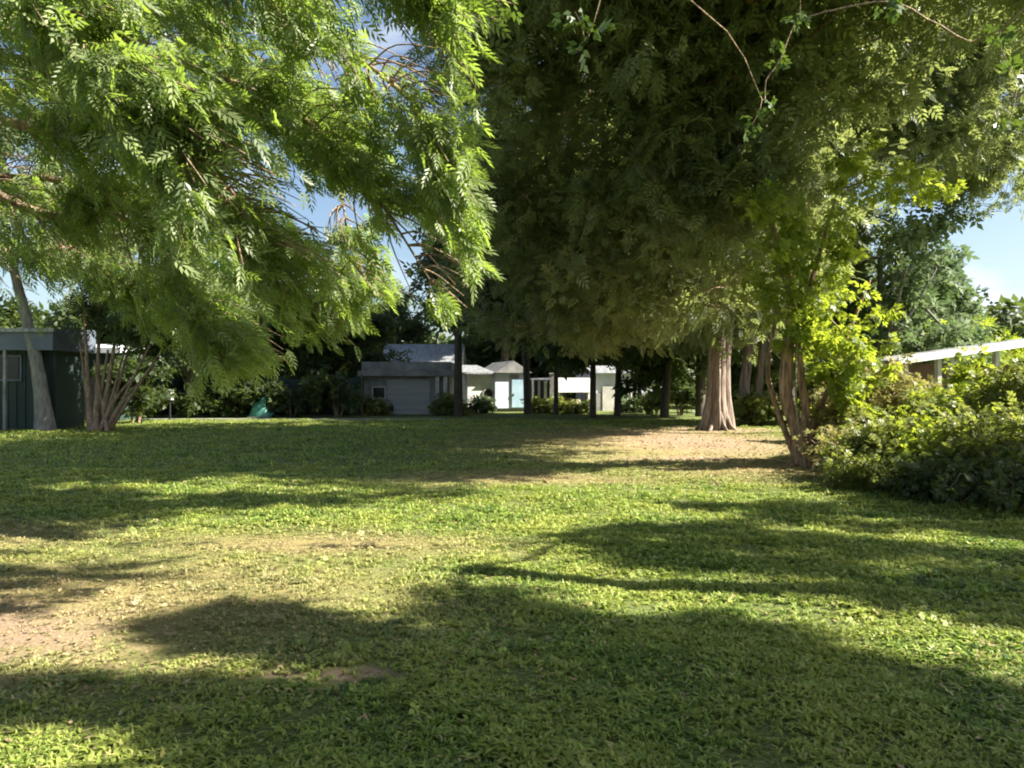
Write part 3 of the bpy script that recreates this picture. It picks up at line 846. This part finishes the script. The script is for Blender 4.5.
# ================================================================== TREES
def shade_clumps(poly, n, z0, zr=.6):
    xs = [p[0] for p in poly]; ys = [p[1] for p in poly]; g = []
    while len(g) < n:
        x = rng.uniform(min(xs), max(xs), 400); y = rng.uniform(min(ys), max(ys), 400)
        k = in_poly(x, y, poly) & (rng.random(400) < ((min(ys) - 384) / (y - 384)) ** 3)
        g += list(zip(x[k], y[k]))
    g = np.array(g[:n]); Y = EYE * F / (g[:, 1] - 384); X = (g[:, 0] - 512) / F * Y
    hole = np.sin(X*4.3 + 1.7*np.sin(Y*5.1)) * np.sin(Y*7.7 + 1.9*np.sin(X*3.1)) > .55
    X, Y = X[~hole], Y[~hole]; n = len(X)
    z = z0 + rng.uniform(-zr, zr, n)
    return np.stack([X + z * sdir.x / sdir.z, Y + z * sdir.y / sdir.z, z], -1)

# -- the near tree on the left: trunk outside the frame, long drooping boughs
def near_tree():
    base = (-7.6, 6.4, 0)
    root = empty('overhanging_tree', base, 'near leafy tree whose drooping pinnate boughs fill the upper left', 'tree')
    trunk = [(-7.6, 6.4, -.1), (-7.55, 6.45, 1.2), (-7.3, 6.5, 2.6), (-7.1, 6.6, 4.2), (-6.9, 6.7, 6.0)]
    tw = Wood(); tw.tube(smooth_path(trunk, 5), [.34, .26, .22, .18, .12], 10, .12, 3); tw.build('trunk', M['bark'], root)
    # bough skeletons, (points) from the trunk into the frame
    B = []
    def bough(px_list):
        pts = [np.array((-7.2, 6.55, 3.2 + random.random()*2))]
        for (px, py, Y) in px_list: pts.append(at(px, py, Y))
        B.append(smooth_path(pts, 8))
    bough([(40, -60, 6.5), (200, -30, 6.2), (330, 40, 5.8), (420, 110, 5.4), (470, 190, 5.2)])
    bough([(20, 60, 6.8), (160, 60, 6.6), (290, 110, 6.2), (370, 190, 5.8), (430, 280, 5.5)])
    bough([(0, 120, 6.2), (120, 130, 6.0), (220, 180, 5.6), (265, 250, 5.3)])
    bough([(10, 200, 7.2), (110, 210, 7.0), (180, 280, 6.6), (225, 350, 6.2)])
    bough([(0, 20, 7.8), (140, 10, 7.8), (260, 60, 7.6), (330, 150, 7.2), (350, 260, 7.0)])
    bough([(-40, 160, 8.2), (60, 180, 8.4), (180, 200, 8.4), (290, 240, 8.2), (370, 290, 8.0)])
    bough([(100, -80, 5.6), (250, -60, 5.3), (360, -30, 5.0), (440, 5, 4.9)])
    bough([(-40, -20, 5.2), (60, 20, 5.0), (140, 90, 4.8), (190, 160, 4.7)])
    bough([(-20, 240, 9.0), (70, 250, 9.2), (150, 290, 9.2), (250, 300, 9.0), (330, 310, 9.0)])
    bough([(-60, 90, 9.5), (80, 90, 9.8), (220, 110, 9.8), (330, 110, 9.5)])
    bw = Wood()
    P, D = [], []; W_ = 1.0
    for bi, b in enumerate(B):
        bw.tube(b, [.06, .035, .018, .006], 6)
        n = len(b)
        # side twigs alternate along the bough, hanging down and forward
        for k in range(4, n, 1):
            t = k / n
            for q in range(6):
                tan = b[min(k+1, n-1)] - b[k-1]; tan /= np.linalg.norm(tan) + 1e-6
                out = rng.normal(0, 1, 3); out -= out.dot(tan) * tan; out /= np.linalg.norm(out); 
                L = rng.uniform(.35, .95) * (1.1 - .35*t)
                e0 = b[k]; e1 = e0 + (out*.55 + tan*.55 + np.array([0, 0, .1])) * L*.5; e2 = e1 + (out*.45 + tan*.5 + np.array([.3, 0, -.3])) * L*.6
                tp = smooth_path([e0, e1, e2], 4)
                tx, ty = proj(tp[-1:]); 
                if (tx[0] > 480 and ty[0] > 30) or ty[0] > 385 or (ty[0] > 335 and tx[0] < 110): continue
                if any(((tx[0]-hx)/rx)**2 + ((ty[0]-hy)/ry)**2 < .8 for hx, hy, rx, ry in [(400, 40, 50, 32), (336, 203, 36, 24), (416, 258, 32, 44), (400, 345, 46, 55)]): continue
                bw.tube(tp, [.009, .003], 4)
                for i in range(2, len(tp)):
                    for s_ in (-1, 1, -1, 1):
                        tn = tp[i] - tp[i-1]; tn /= np.linalg.norm(tn) + 1e-6
                        sd = np.cross(tn, [0, 0, 1]) * s_
                        P.append(tp[i] + rng.normal(0, .06, 3)); D.append(tn*.6 + sd*.75 + rng.normal(0, .4, 3) + np.array([.4, 0, -.35]))
    P = np.array(P); D = np.array(D)
    x, y = proj(P)
    ok = np.ones(len(P), bool)
    for (hx, hy, rx, ry) in [(400, 40, 50, 32), (320, 62, 26, 24), (336, 203, 36, 24), (416, 258, 32, 44), (10, 162, 24, 18), (400, 345, 46, 55), (300, 390, 60, 40), (380, 232, 14, 12)]:
        ok &= ((x-hx)/rx)**2 + ((y-hy)/ry)**2 > rng.uniform(.6, 1.1, len(P))
    # outline on the right and bottom sides
    ok &= ~((x > 478) & (y > 40)) & ~((y > 372) & (x > 200)) & ~((y > 335) & (x < 120))
    ok &= rng.random(len(P)) < .8
    ok &= ~((x > 445) & (y > 275) & (rng.random(len(P)) < .75)) & ~((x > 455) & (y < 90) & (rng.random(len(P)) < .8))
    # the crown is open: whole twigs are missing here and there
    cell = np.sin(P[:, 0]*3.1 + 1.7*np.sin(P[:, 2]*2.3)) * np.sin(P[:, 2]*3.7 + 1.3*np.sin(P[:, 1]*2.9)) + .4*np.sin(P[:, 0]*7.3 + P[:, 2]*5.9)
    ok &= ~((cell < -.2) & (rng.random(len(P)) < .88))
    P, D = P[ok], D[ok]
    bw.build('branches', M['bark'], root)
    v, f, r = scatter(T_NEAR, P, D, rng.uniform(.09, .18, len(P)), .8)
    link_mesh('crown', v, f, M['leaf_near'], root, rnd=r)
    print('near leaves', len(P))
near_tree()

# -- the near tree on the right, outside the frame: it throws the foreground shade
def shade_tree():
    base = (9.3, 4.6, 0)
    root = empty('shade_tree', base, 'near broad tree outside the right edge whose sprigs dangle at the top', 'tree')
    trunk = [(9.3, 4.6, -.1), (9.2, 4.7, 1.5), (9.0, 5.0, 3.2), (8.6, 5.4, 5.0), (8.3, 5.8, 6.6)]
    tw = Wood(); tw.tube(smooth_path(trunk, 5), [.4, .3, .26, .2, .12], 10, .12, 5); tw.build('trunk', M['bark'], root)
    sx, sy, sz_ = sdir
    polys = [
        ([(-60, 686), (150, 692), (300, 706), (420, 690), (560, 650), (640, 640), (690, 615), (800, 660), (1100, 720), (1150, 800), (300, 800), (240, 742), (100, 722), (-60, 712)], 330, 6.6),
        ([(165, 622), (240, 612), (350, 640), (470, 650), (560, 690), (420, 690), (300, 665)], 60, 6.8),
        ([(440, 592), (500, 598), (600, 640), (560, 668), (470, 640)], 34, 6.9),
        ([(560, 532), (700, 525), (900, 545), (1100, 560), (1100, 600), (900, 590), (740, 575), (560, 550)], 100, 7.2),
        ([(800, 590), (900, 575), (1100, 610), (1100, 640), (900, 612)], 26, 7.0),
        ([(660, 506), (860, 500), (1100, 500), (1100, 540), (820, 530)], 90, 6.2),
    ]
    C = []
    for poly, n, z0 in polys: C.append(shade_clumps(poly, int(n*1.9), z0, .5))
    C = np.vstack(C)
    x, y = proj(C)
    C = C[(x > 1040) | (y < -40) | (x < -60)]
    # unseen clumps added over and behind the camera to block sky light
    H = ellipsoid_points([(8, 2, 8.5, 5, 5, 3, 2), (4, -3, 8.5, 6, 5, 3, 3), (-1, -4, 9, 5, 5, 2.5, 2), (-5, -6, 9, 5, 5, 3, 1.5), (2, .5, 9.5, 5, 3, 2, 1.5)], 950, .7, 5.2)
    hx, hy = proj(H); H = H[((H[:, 1] < 0) | (hy < -120) | (hx > 1200)) & sunlit_gap(H, 1.0)]
    hx2 = H[:, 0] - H[:, 2]*sdir.x/sdir.z; H = H[H[:, 1] < 1.8]
    # a few sprigs dangling into the top of the frame
    dang = np.array([at(575, 12, 5.0), at(588, 38, 5.0), at(505, 5, 6), at(780, 60, 7.2), at(800, 20, 7.2), at(762, 100, 7.2), at(752, 125, 7.2), at(1010, 120, 7), at(1000, 30, 7), at(895, 2, 6.4), at(790, -40, 7), at(600, -60, 5.4), at(1015, 75, 7)])
    bw = Wood()
    grow_branches([np.array(p) for p in smooth_path(trunk, 4)[8:]], .1, np.vstack([C, H, dang]), bw, tip=.0035, sides=5, maxr=.045)
    bw.build('branches', M['bark'], root)
    v, f, r = clump_leaves(C, rng.uniform(.08, .18, len(C)), 28, T_NEAR, .23, .3, flat=.8, gap=.9)
    v2, f2, r2 = clump_leaves(dang, np.full(len(dang), .12), 7, T_BROAD, .12, .9)
    v3, f3, r3 = clump_leaves(H, rng.uniform(.5, .9, len(H)), 30, T_MID, .42, .3, gap=.97)
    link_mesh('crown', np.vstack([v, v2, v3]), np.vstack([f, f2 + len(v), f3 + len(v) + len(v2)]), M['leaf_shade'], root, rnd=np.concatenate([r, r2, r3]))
shade_tree()

# -- big pale-trunked tree (715,430)
g1 = ground_at(716, 430)
bx, by = g1[0], g1[1]
stems = [([(bx-.34, by, -.1), (bx-.2, by, 1.2), (bx-.12, by, 3.0), (bx-.2, by+.1, 5.0), (bx-.5, by+.2, 8.0)], [.28, .18, .17, .17, .13]),
         ([(bx-.12, by-.3, -.1), (bx-.05, by-.22, 1.0), (bx+.02, by-.1, 2.8), (bx+.5, by, 5.0), (bx+1.6, by, 7.5)], [.22, .14, .14, .14, .1]),
         ([(bx+.25, by-.2, -.1), (bx+.17, by-.15, 1.2), (bx+.2, by-.05, 3.0), (bx+.1, by, 6.5)], [.2, .12, .12, .08]),
         ([(bx+.05, by+.25, -.1), (bx+.05, by+.22, 1.5), (bx+.05, by+.2, 4.0)], [.24, .2, .16]),
         ([(bx+.42, by, -.1), (bx+.34, by, 1.2), (bx+.42, by+.2, 2.8), (bx+.9, by+.5, 5.2), (bx+2.2, by+1, 8.0)], [.22, .14, .13, .12, .08])]
for a in (2.6, 3.4, 4.1, 5.0, 5.7, .2):
    stems.append(([(bx + .2*math.cos(a), by + .2*math.sin(a), .55), (bx + .45*math.cos(a), by + .45*math.sin(a), .18), (bx + .72*math.cos(a), by + .8*math.sin(a), -.03)], [.16, .1, .04]))
tree('shade_giant', 'big tree with pale fluted multi-stem trunk on bare soil right of centre', 'tree', (bx, by, 0), stems,
     [(4.8, 24, 9.5, 7.6, 7, 6.5, 5), (1.6, 22.5, 6.0, 4.2, 5, 3.6, 2.2), (8.5, 25, 7.5, 5.0, 4.5, 5.0, 2), (4.5, 20.5, 5.2, 4.5, 4.5, 2.4, 1.8), (11, 25, 10.5, 4.0, 4, 3.5, 1.2), (3.5, 16.5, 9.5, 4, 3.2, 3.0, 1.6), (0.5, 15.5, 9.5, 3.8, 2.6, 2.6, 1.5), (-0.5, 19, 9, 3, 3, 3, .8)],
     1900, 34, .75, .27, 'leaf_big', 'bark_pale', T_MID, droop=.15, flute=.24, sides=14, minz=2.9, branch_tip=.011,
     keep=lambda C: holes([(985, 262, 60, 60), (880, 250, 50, 90), (330, 150, 118, 190)])(C), bmat='bark')

# -- second pale trunk just behind it
g2 = ground_at(748, 424)
bx, by = g2[0], g2[1]
tree('pale_trunk_tree', 'slim twin-trunked pale tree just right of the big fluted trunk', 'tree', (bx, by, 0),
     [([(bx-.1, by, -.1), (bx-.15, by, 1.5), (bx+.05, by, 3.2), (bx+.3, by, 7)], [.28, .22, .2, .12]), ([(bx+.4, by+.2, -.1), (bx+.45, by+.1, 1.5), (bx+.8, by+.2, 4), (bx+1.4, by, 8)], [.22, .16, .14, .08])],
     [(11, 33, 9, 6, 4, 6, 1), (8, 31, 6, 4, 3, 3, .6)], 420, 22, .9, .5, 'leaf_big', 'bark_pale', T_MID, minz=3.4, bmat='bark', keep=holes([(985, 262, 62, 60)]))

# -- front multi-stem tree (800,466), dark core stem with pale climbing stems
g3 = ground_at(803, 466)
bx, by = g3[0], g3[1]
def p3(px, py, dy=0): return at(px, py, by + dy)
stems = [([p3(806, 474), p3(797, 430), p3(786, 395), p3(788, 350), p3(792, 300), p3(770, 220, .5), p3(740, 110, 1)], [.19, .14, .13, .13, .11, .08, .05]),
         ([p3(812, 472, -.1), p3(800, 440, -.15), p3(806, 412, -.1), p3(800, 370, -.1), p3(800, 330, -.1), p3(815, 270), p3(835, 200)], [.11, .085, .085, .08, .07, .05, .03]),
         ([p3(808, 468, .2), p3(812, 430, .2), p3(822, 405, .2), p3(834, 375, .2), p3(846, 340, .3), p3(870, 280, .4)], [.1, .075, .06, .05, .04, .025]),
         ([p3(798, 462, .1), p3(784, 428, .1), p3(774, 398, .2), p3(768, 370, .2), p3(775, 320, .3)], [.08, .055, .05, .045, .03]),
         ([p3(800, 455, .15), p3(820, 440, .1), p3(845, 422, .0), p3(858, 400, .1)], [.05, .04, .03, .02]),
         ([p3(806, 466, 0), p3(830, 480, -.4), p3(850, 484, -.7)], [.1, .06, .02]),
         ([p3(800, 464, 0), p3(780, 470, -.1), p3(768, 473, -.2)], [.1, .05, .02])]
tree('climber_tree', 'leaning multi-stem tree with dark core trunk at the front right', 'tree', (bx, by, 0), stems,
     [(5.2, 16.6, 9.5, 3.4, 2.6, 3.4, 2), (4.4, 16.5, 6.3, 2.0, 1.8, 2.0, 1)], 380, 32, .6, .3, 'leaf_big', 'bark_warm', T_MID, minz=3.4, flute=.16, sides=11, branch_tip=.008,
     extra=np.vstack([shade_clumps([(-80, 455), (560, 455), (520, 476), (480, 484), (100, 484), (-80, 490)], 300, 9.6, .9), shade_clumps([(-80, 492), (120, 500), (400, 489), (480, 494), (300, 506), (60, 512), (-80, 515)], 60, 9.4), shade_clumps([(-70, 490), (60, 492), (125, 502), (105, 526), (60, 522), (-70, 542)], 60, 9.2), shade_clumps([(-70, 574), (40, 570), (85, 577), (40, 586), (-70, 590)], 14, 9)]),
     keep=holes([(985, 262, 80, 70)]))
# vine with sunlit yellow-green leaves wrapping it
def vine():
    root = empty('climbing_vine', (bx + .1, by - .3, 0), 'sunlit yellow-green vine hanging on the leaning multi-stem tree', 'vine')
    w = Wood()
    pl = [[p3(806, 470, -.3), p3(796, 400, -.35), p3(800, 320, -.3), p3(815, 250, -.3), p3(838, 190, -.2), p3(850, 130, 0)],
          [p3(800, 320, -.3), p3(775, 290, -.4), p3(752, 300, -.5)], [p3(808, 300, -.3), p3(840, 330, -.3), p3(850, 360, -.2)], [p3(838, 190, -.2), p3(895, 175, -.1), p3(920, 200, -.1)],
          [p3(800, 320, -.3), p3(770, 240, -.3), p3(780, 180, 0)]]
    for q in pl: w.tube(smooth_path(q, 5), [.025, .012, .006], 5)
    w.build('stems', M['rope'], root)
    C = []
    def cl(n, px, py, rx, ry, dy=-.3): 
        for _ in range(n): C.append(p3(px + rng.normal(0, rx), py + rng.normal(0, ry), dy + rng.normal(0, .35)))
    cl(46, 832, 335, 22, 26); cl(26, 790, 262, 16, 26); cl(22, 806, 318, 14, 12); cl(12, 770, 215, 14, 18); cl(16, 850, 370, 16, 12); cl(24, 838, 235, 8, 30); cl(16, 905, 190, 18, 8); cl(14, 800, 290, 24, 12); cl(9, 762, 290, 14, 9); cl(8, 792, 235, 8, 22); cl(10, 858, 165, 12, 12); cl(6, 845, 410, 20, 10)
    C = np.array(C)
    v, f, r = clump_leaves(C, np.full(len(C), .2), 14, T_BROAD, .17, .6)
    link_mesh('foliage', v, f, M['leaf_lime'], root, rnd=r)
vine()

# hanging bare aerial stems (diagonal line top centre-right)
# -- left leaning trunk (35,430)
g4 = ground_at(44, 431); bx4, by4 = g4[0], g4[1]
tree('leaning_tree', 'slender grey tree leaning left in front of the dark green shed', 'tree', (bx4, by4, 0),
     [([at(46, 434, by4), at(42, 400, by4), at(36, 360, by4), at(24, 310, by4), at(14, 270, by4), at(0, 200, by4)], [.36, .24, .2, .17, .14, .08])],
     [(-17, 25, 9, 4, 3, 3.2, 1), (-14, 26, 6.8, 2.6, 2.4, 1.4, .5)], 170, 20, .7, .4, 'leaf_grey', 'bark_grey', T_MID, minz=4.6, flute=.12, keep=holes([(14, 168, 26, 20)]))

# -- fan of thin stems (95-160,430)
g5 = ground_at(96, 431); bx5, by5 = g5[0], g5[1]
st = []
for k, (px, py) in enumerate([(84, 300), (100, 300), (118, 320), (134, 330), (150, 345), (162, 350), (80, 340), (108, 350), (140, 370), (126, 345), (155, 365), (94, 360)]):
    a = 92 + (k % 6) * 3
    st.append(([at(a, 433, by5 + rng.uniform(-.3, .3)), at(a*.6 + px*.4, 400, by5), at(px, py, by5 + rng.uniform(-.5, .5))], [.16 if k < 3 else .09, .09 if k < 3 else .05, .035]))
tree('fan_tree', 'bushy multi-stem tree fanning out beside the dark store', 'tree', (bx5, by5, 0), st,
     [(-12.3, 26.5, 4.3, 2.6, 2, 1.4, 1), (-10.5, 26.5, 3.4, 1.6, 1.5, .9, .6)], 150, 22, .5, .34, 'leaf_dark', 'bark', T_MID, minz=2.9, flute=.1, sides=7)

# -- dark trees behind the fence and buildings
def bg_tree(px, Y, h, r, leaf, label, tw=.22, lean=0, lowest=.28, group=None, name='dark_tree', nc=None, nl=22, bark='bark_dark', keep=None, ls=.5):
    x = at(px, 0, Y)[0]
    st = [([(x, Y, -.1), (x + lean*.3, Y, h*.2), (x + lean*.7, Y, h*.4), (x + lean, Y, h*.7)], [tw*1.25, tw, tw*.8, tw*.4])]
    for a in range(3):
        q = rng.uniform(0, 6.28)
        st.append(([(x + lean*.4, Y, h*.28), (x + lean*.6 + r*.3*math.cos(q), Y + r*.3*math.sin(q), h*.45), (x + lean + r*.6*math.cos(q), Y + r*.6*math.sin(q), h*.65)], [tw*.6, tw*.4, tw*.15]))
    lo = h*lowest
    sp = [(x + lean, Y, (h + lo)/2, r, r*.85, (h - lo)/2, 2.5)]
    for a in range(5):
        q = rng.uniform(0, 6.28); rr = r*rng.uniform(.35, .55)
        sp.append((x + lean + r*.75*math.cos(q), Y + r*.6*math.sin(q), rng.uniform(lo + rr*.5, h - rr*.6), rr, rr, rr*.8, .6))
    vol = r*r*(h-lo)/2
    return tree(name, label, 'tree', (x, Y, 0), st, sp, nc or int(60 + 3.2*vol), nl, .62, ls, leaf, bark, T_FAR, droop=.3, group=group, minz=lo*.85, sides=8, branch_tip=.014,
                keep=lambda C: (keep(C) if keep else holes([(345, 150, 100, 170)])(C)) & ~((C[:, 1] > 42.3) & (C[:, 1] < 47.6) & (C[:, 0] > -2)))

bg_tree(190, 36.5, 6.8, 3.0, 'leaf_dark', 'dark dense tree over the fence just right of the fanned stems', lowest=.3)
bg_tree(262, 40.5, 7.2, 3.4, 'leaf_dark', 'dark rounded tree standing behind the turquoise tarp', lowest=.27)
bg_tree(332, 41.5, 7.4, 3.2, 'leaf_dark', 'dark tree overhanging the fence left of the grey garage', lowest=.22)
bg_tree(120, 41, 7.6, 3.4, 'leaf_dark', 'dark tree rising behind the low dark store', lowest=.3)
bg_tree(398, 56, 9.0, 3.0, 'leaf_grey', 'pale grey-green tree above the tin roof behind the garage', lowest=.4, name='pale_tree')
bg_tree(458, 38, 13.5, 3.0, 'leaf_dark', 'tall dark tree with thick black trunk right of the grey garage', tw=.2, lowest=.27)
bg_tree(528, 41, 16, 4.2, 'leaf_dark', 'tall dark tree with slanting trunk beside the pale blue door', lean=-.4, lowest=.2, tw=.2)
row = 'row of dark trunks in front of the white outbuildings'
bg_tree(556, 40, 14, 3.6, 'leaf_dark', 'slim dark trunk left of the white carport fascia', lowest=.22, tw=.11, group=row)
bg_tree(593, 37, 12, 3.8, 'leaf_dark', 'dark trunk between the carport and the long white outbuilding', lowest=.24, tw=.15, group=row)
bg_tree(617, 38.5, 12, 3.6, 'leaf_dark', 'dark trunk standing before the middle of the long white outbuilding', lowest=.24, tw=.15, lean=.25, group=row)
bg_tree(664, 37, 11, 3.8, 'leaf_dark', 'dark leaning trunk at the right end of the white outbuilding', lean=.6, lowest=.26, tw=.2, group=row)
bg_tree(700, 38, 12, 3.4, 'leaf_dark', 'dark bushy tree behind the left side of the big fluted trunk', lowest=.1, tw=.2)
bg_tree(790, 51, 14, 5.0, 'leaf_dark', 'dark tree far behind the leaning multi-stem tree', lowest=.1, tw=.25)
bg_tree(505, 52, 17, 5, 'leaf_dark', 'tallest dark tree behind the white cottage', lowest=.25, tw=.25)
bg_tree(640, 55, 18, 7, 'leaf_dark', 'broad dark tree behind the long white outbuilding', lowest=.25, tw=.3)
# right side, lit grey-green tree behind the vine and the house
bg_tree(880, 30, 9.3, 3.3, 'leaf_grey', 'rounded grey-green tree in sun behind the veranda house gable', lowest=.1, name='grey_green_tree', nc=260, bark='bark_grey', keep=holes([(1000, 262, 72, 55)]))
bg_tree(905, 42, 9.0, 3.6, 'leaf_grey', 'paler grey-green tree farther back beside the patch of sky', lowest=.1, name='grey_green_tree', nc=220, bark='bark_grey', keep=holes([(1010, 262, 60, 50)]))
bg_tree(968, 36, 4.6, 1.7, 'leaf_lime', 'small yellow-green tree above the white roof edge', lowest=.3, name='lime_tree', nc=90, bark='bark_grey', ls=.36)

# upper right canopy piece: boughs of the tall tree outside the right edge
tree('tall_right_tree', 'tall grey-brown tree leaning in at the top right corner', 'tree', (20.5, 24.5, 0),
     [([(20.5, 24.5, -.1), (20.3, 24.4, 3), (19.2, 24.2, 7), (17.2, 24, 10.5)], [.4, .3, .22, .12])],
     [(14.2, 24, 11.8, 3.6, 3, 3.4, 1), (12.2, 23.5, 10, 2.2, 2, 1.6, .35), (17.6, 28.5, 10.0, 2.6, 2, 1.9, .6)], 400, 32, .65, .32, 'leaf_big', 'bark_grey', T_MID, minz=7.6)

# far-off wood closing the view
def far_wood():
    n = 2600
    a = rng.uniform(-1.25, 1.25, n); d = rng.uniform(62, 85, n)
    x = np.tan(a*.62) * d; h = 6.6 + 1.6*np.sin(x*.21) + 1.3*np.sin(x*.53 + 1)
    C = np.stack([x, d, rng.random(n)**.8 * h + .3], -1)
    v, f, r = clump_leaves(C, rng.uniform(1.0, 1.9, n), 34, T_FAR3, 1.0, .2)
    o = link_mesh('far_woodland', v, f, M['leaf_dark'], rnd=r); tag(o, 'far-off green wood closing the view behind the buildings', 'woodland', kind='stuff')
far_wood()

# ================================================================== SHRUBS on the right
def shrub(px, py, h, r, leaf, label, n=60, nl=22, name='shrub', ls=.2, template=None, stemm='twig_dry', Y=None, droop=0.1, crad=.24):
    g = ground_at(px, py) if Y is None else np.array([at(px, 0, Y)[0], Y, 0])
    x, y = g[0], g[1]
    root = empty(name, (x, y, 0), label, 'shrub', 'shrubs along the right side')
    sp = [(x, y, h*.52, r, r*.8, h*.48, 2)]
    for k in range(4):
        q = rng.uniform(0, 6.28); rr = r*.5
        sp.append((x + r*.7*math.cos(q), y + r*.55*math.sin(q), rng.uniform(.3, .85)*h, rr, rr, rr*.7, .5))
    C = ellipsoid_points(sp, n, .5, .08)
    w = Wood(); anchors = []
    for k in range(9):
        q = rng.uniform(0, 6.28); e = (x + r*.55*math.cos(q), y + r*.5*math.sin(q), h*rng.uniform(.45, .85))
        s = smooth_path([(x + .12*math.cos(q), y + .12*math.sin(q), -.03), (x + .3*r*math.cos(q), y + .3*r*math.sin(q), h*.35), e], 4)
        w.tube(s, [.028, .018, .007], 5); anchors += list(s[2:])
    grow_branches(anchors, .05, C, w, tip=.005, sides=4)
    w.build('stems', M[stemm], root)
    v, f, r_ = clump_leaves(C, crad*rng.uniform(.7, 1.4, len(C)), nl, template or T_BROAD, ls, droop)
    link_mesh('foliage', v, f, M[leaf], root, rnd=r_)

T_BLADE = sprig(4, 0.9, 0.09, 0.7, 9)
shrub(868, 425, 2.25, 1.25, 'leaf_straw', 'tall straw-coloured bush with a rounded top behind the vine', 150, Y=15.5, ls=.15, droop=-.2)
shrub(902, 425, 1.75, 1.1, 'leaf_straw', 'pale straw-coloured bush below the left end of the white roof edge', 130, Y=16.2, ls=.15, droop=-.2)
shrub(832, 425, 1.8, .9, 'leaf_shrub', 'thin twiggy bush growing right beside the leaning multi-stem tree', 34, Y=15.8, ls=.14, nl=9)
shrub(850, 480, 0.8, .8, 'leaf_straw', 'low straw-coloured scrub at the foot of the leaning multi-stem tree', 40, Y=13.6, ls=.13, nl=12)
shrub(935, 440, 1.3, 1.2, 'leaf_shrub', 'green leafy bush in sun in front of the shed posts', 110, Y=14.2, ls=.16)
shrub(985, 440, 1.55, 1.2, 'leaf_lime', 'yellow-green bush in full sun near the right edge', 110, Y=13.4, ls=.16)
shrub(1045, 440, 1.9, 1.2, 'leaf_shrub', 'tall green bush cut by the right edge', 110, Y=12.6, ls=.16)
shrub(966, 440, 2.5, .55, 'leaf_lime', 'narrow yellow-green bush rising across the white roof edge', 60, Y=17.6, ls=.17)
shrub(900, 480, 1.0, 1.0, 'leaf_shrub', 'middle-sized green bush in front of the straw-coloured bushes', 90, Y=12.6, ls=.13)
shrub(955, 490, 1.1, 1.05, 'leaf_lime', 'leafy bright bush before the yellow-green one', 100, Y=11.8, ls=.13)
shrub(1015, 500, 1.3, 1.0, 'leaf_shrub', 'shaded green bush low at the right edge', 110, Y=10.8, ls=.14)
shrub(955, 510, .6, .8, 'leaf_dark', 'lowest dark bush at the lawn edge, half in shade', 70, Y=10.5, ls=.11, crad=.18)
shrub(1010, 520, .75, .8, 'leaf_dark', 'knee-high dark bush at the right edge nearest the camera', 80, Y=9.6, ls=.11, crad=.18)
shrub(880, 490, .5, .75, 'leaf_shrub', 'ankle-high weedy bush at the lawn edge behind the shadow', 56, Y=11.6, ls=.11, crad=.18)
shrub(760, 415, 1.0, 1.2, 'leaf_shrub', 'small green undergrowth bush between the pale trunks', 60, Y=30, ls=.22)
for px, Y, h, lab in [(484, 42.5, .7, 'low green weeds in front of the white cottage wall'), (545, 42, .7, 'green bush beside the pale gate posts'), (575, 41.5, .5, 'small bush at the mouth of the carport'),
                      (632, 42.5, .8, 'pale green bush before the windows of the long outbuilding'), (655, 40.5, 1.4, 'loose bush at the right end of the long outbuilding'), (680, 39.5, 2.1, 'dark bush left of the big fluted trunk'), (450, 39, .9, 'small bush at the foot of the garage pillar'), (372, 38.8, .8, 'small weed bush at the left corner of the grey garage')]:
    shrub(px, 420, h, .9, 'leaf_grey' if px in (632, 484) else 'leaf_shrub' if px != 680 else 'leaf_dark', lab, 40, Y=Y, ls=.26, nl=14, crad=.3)

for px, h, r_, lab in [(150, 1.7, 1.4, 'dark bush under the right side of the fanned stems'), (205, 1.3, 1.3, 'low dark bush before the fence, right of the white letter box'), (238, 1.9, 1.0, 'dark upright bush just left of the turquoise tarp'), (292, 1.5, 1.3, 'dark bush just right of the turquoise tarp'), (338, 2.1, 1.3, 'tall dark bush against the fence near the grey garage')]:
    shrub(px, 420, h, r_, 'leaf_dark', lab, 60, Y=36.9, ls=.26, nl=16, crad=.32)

shrub(136, 420, 3.1, 1.1, 'leaf_dark', 'tall dark bush hiding the end wall of the low dark store', 90, Y=31.2, ls=.26, nl=18, crad=.36)
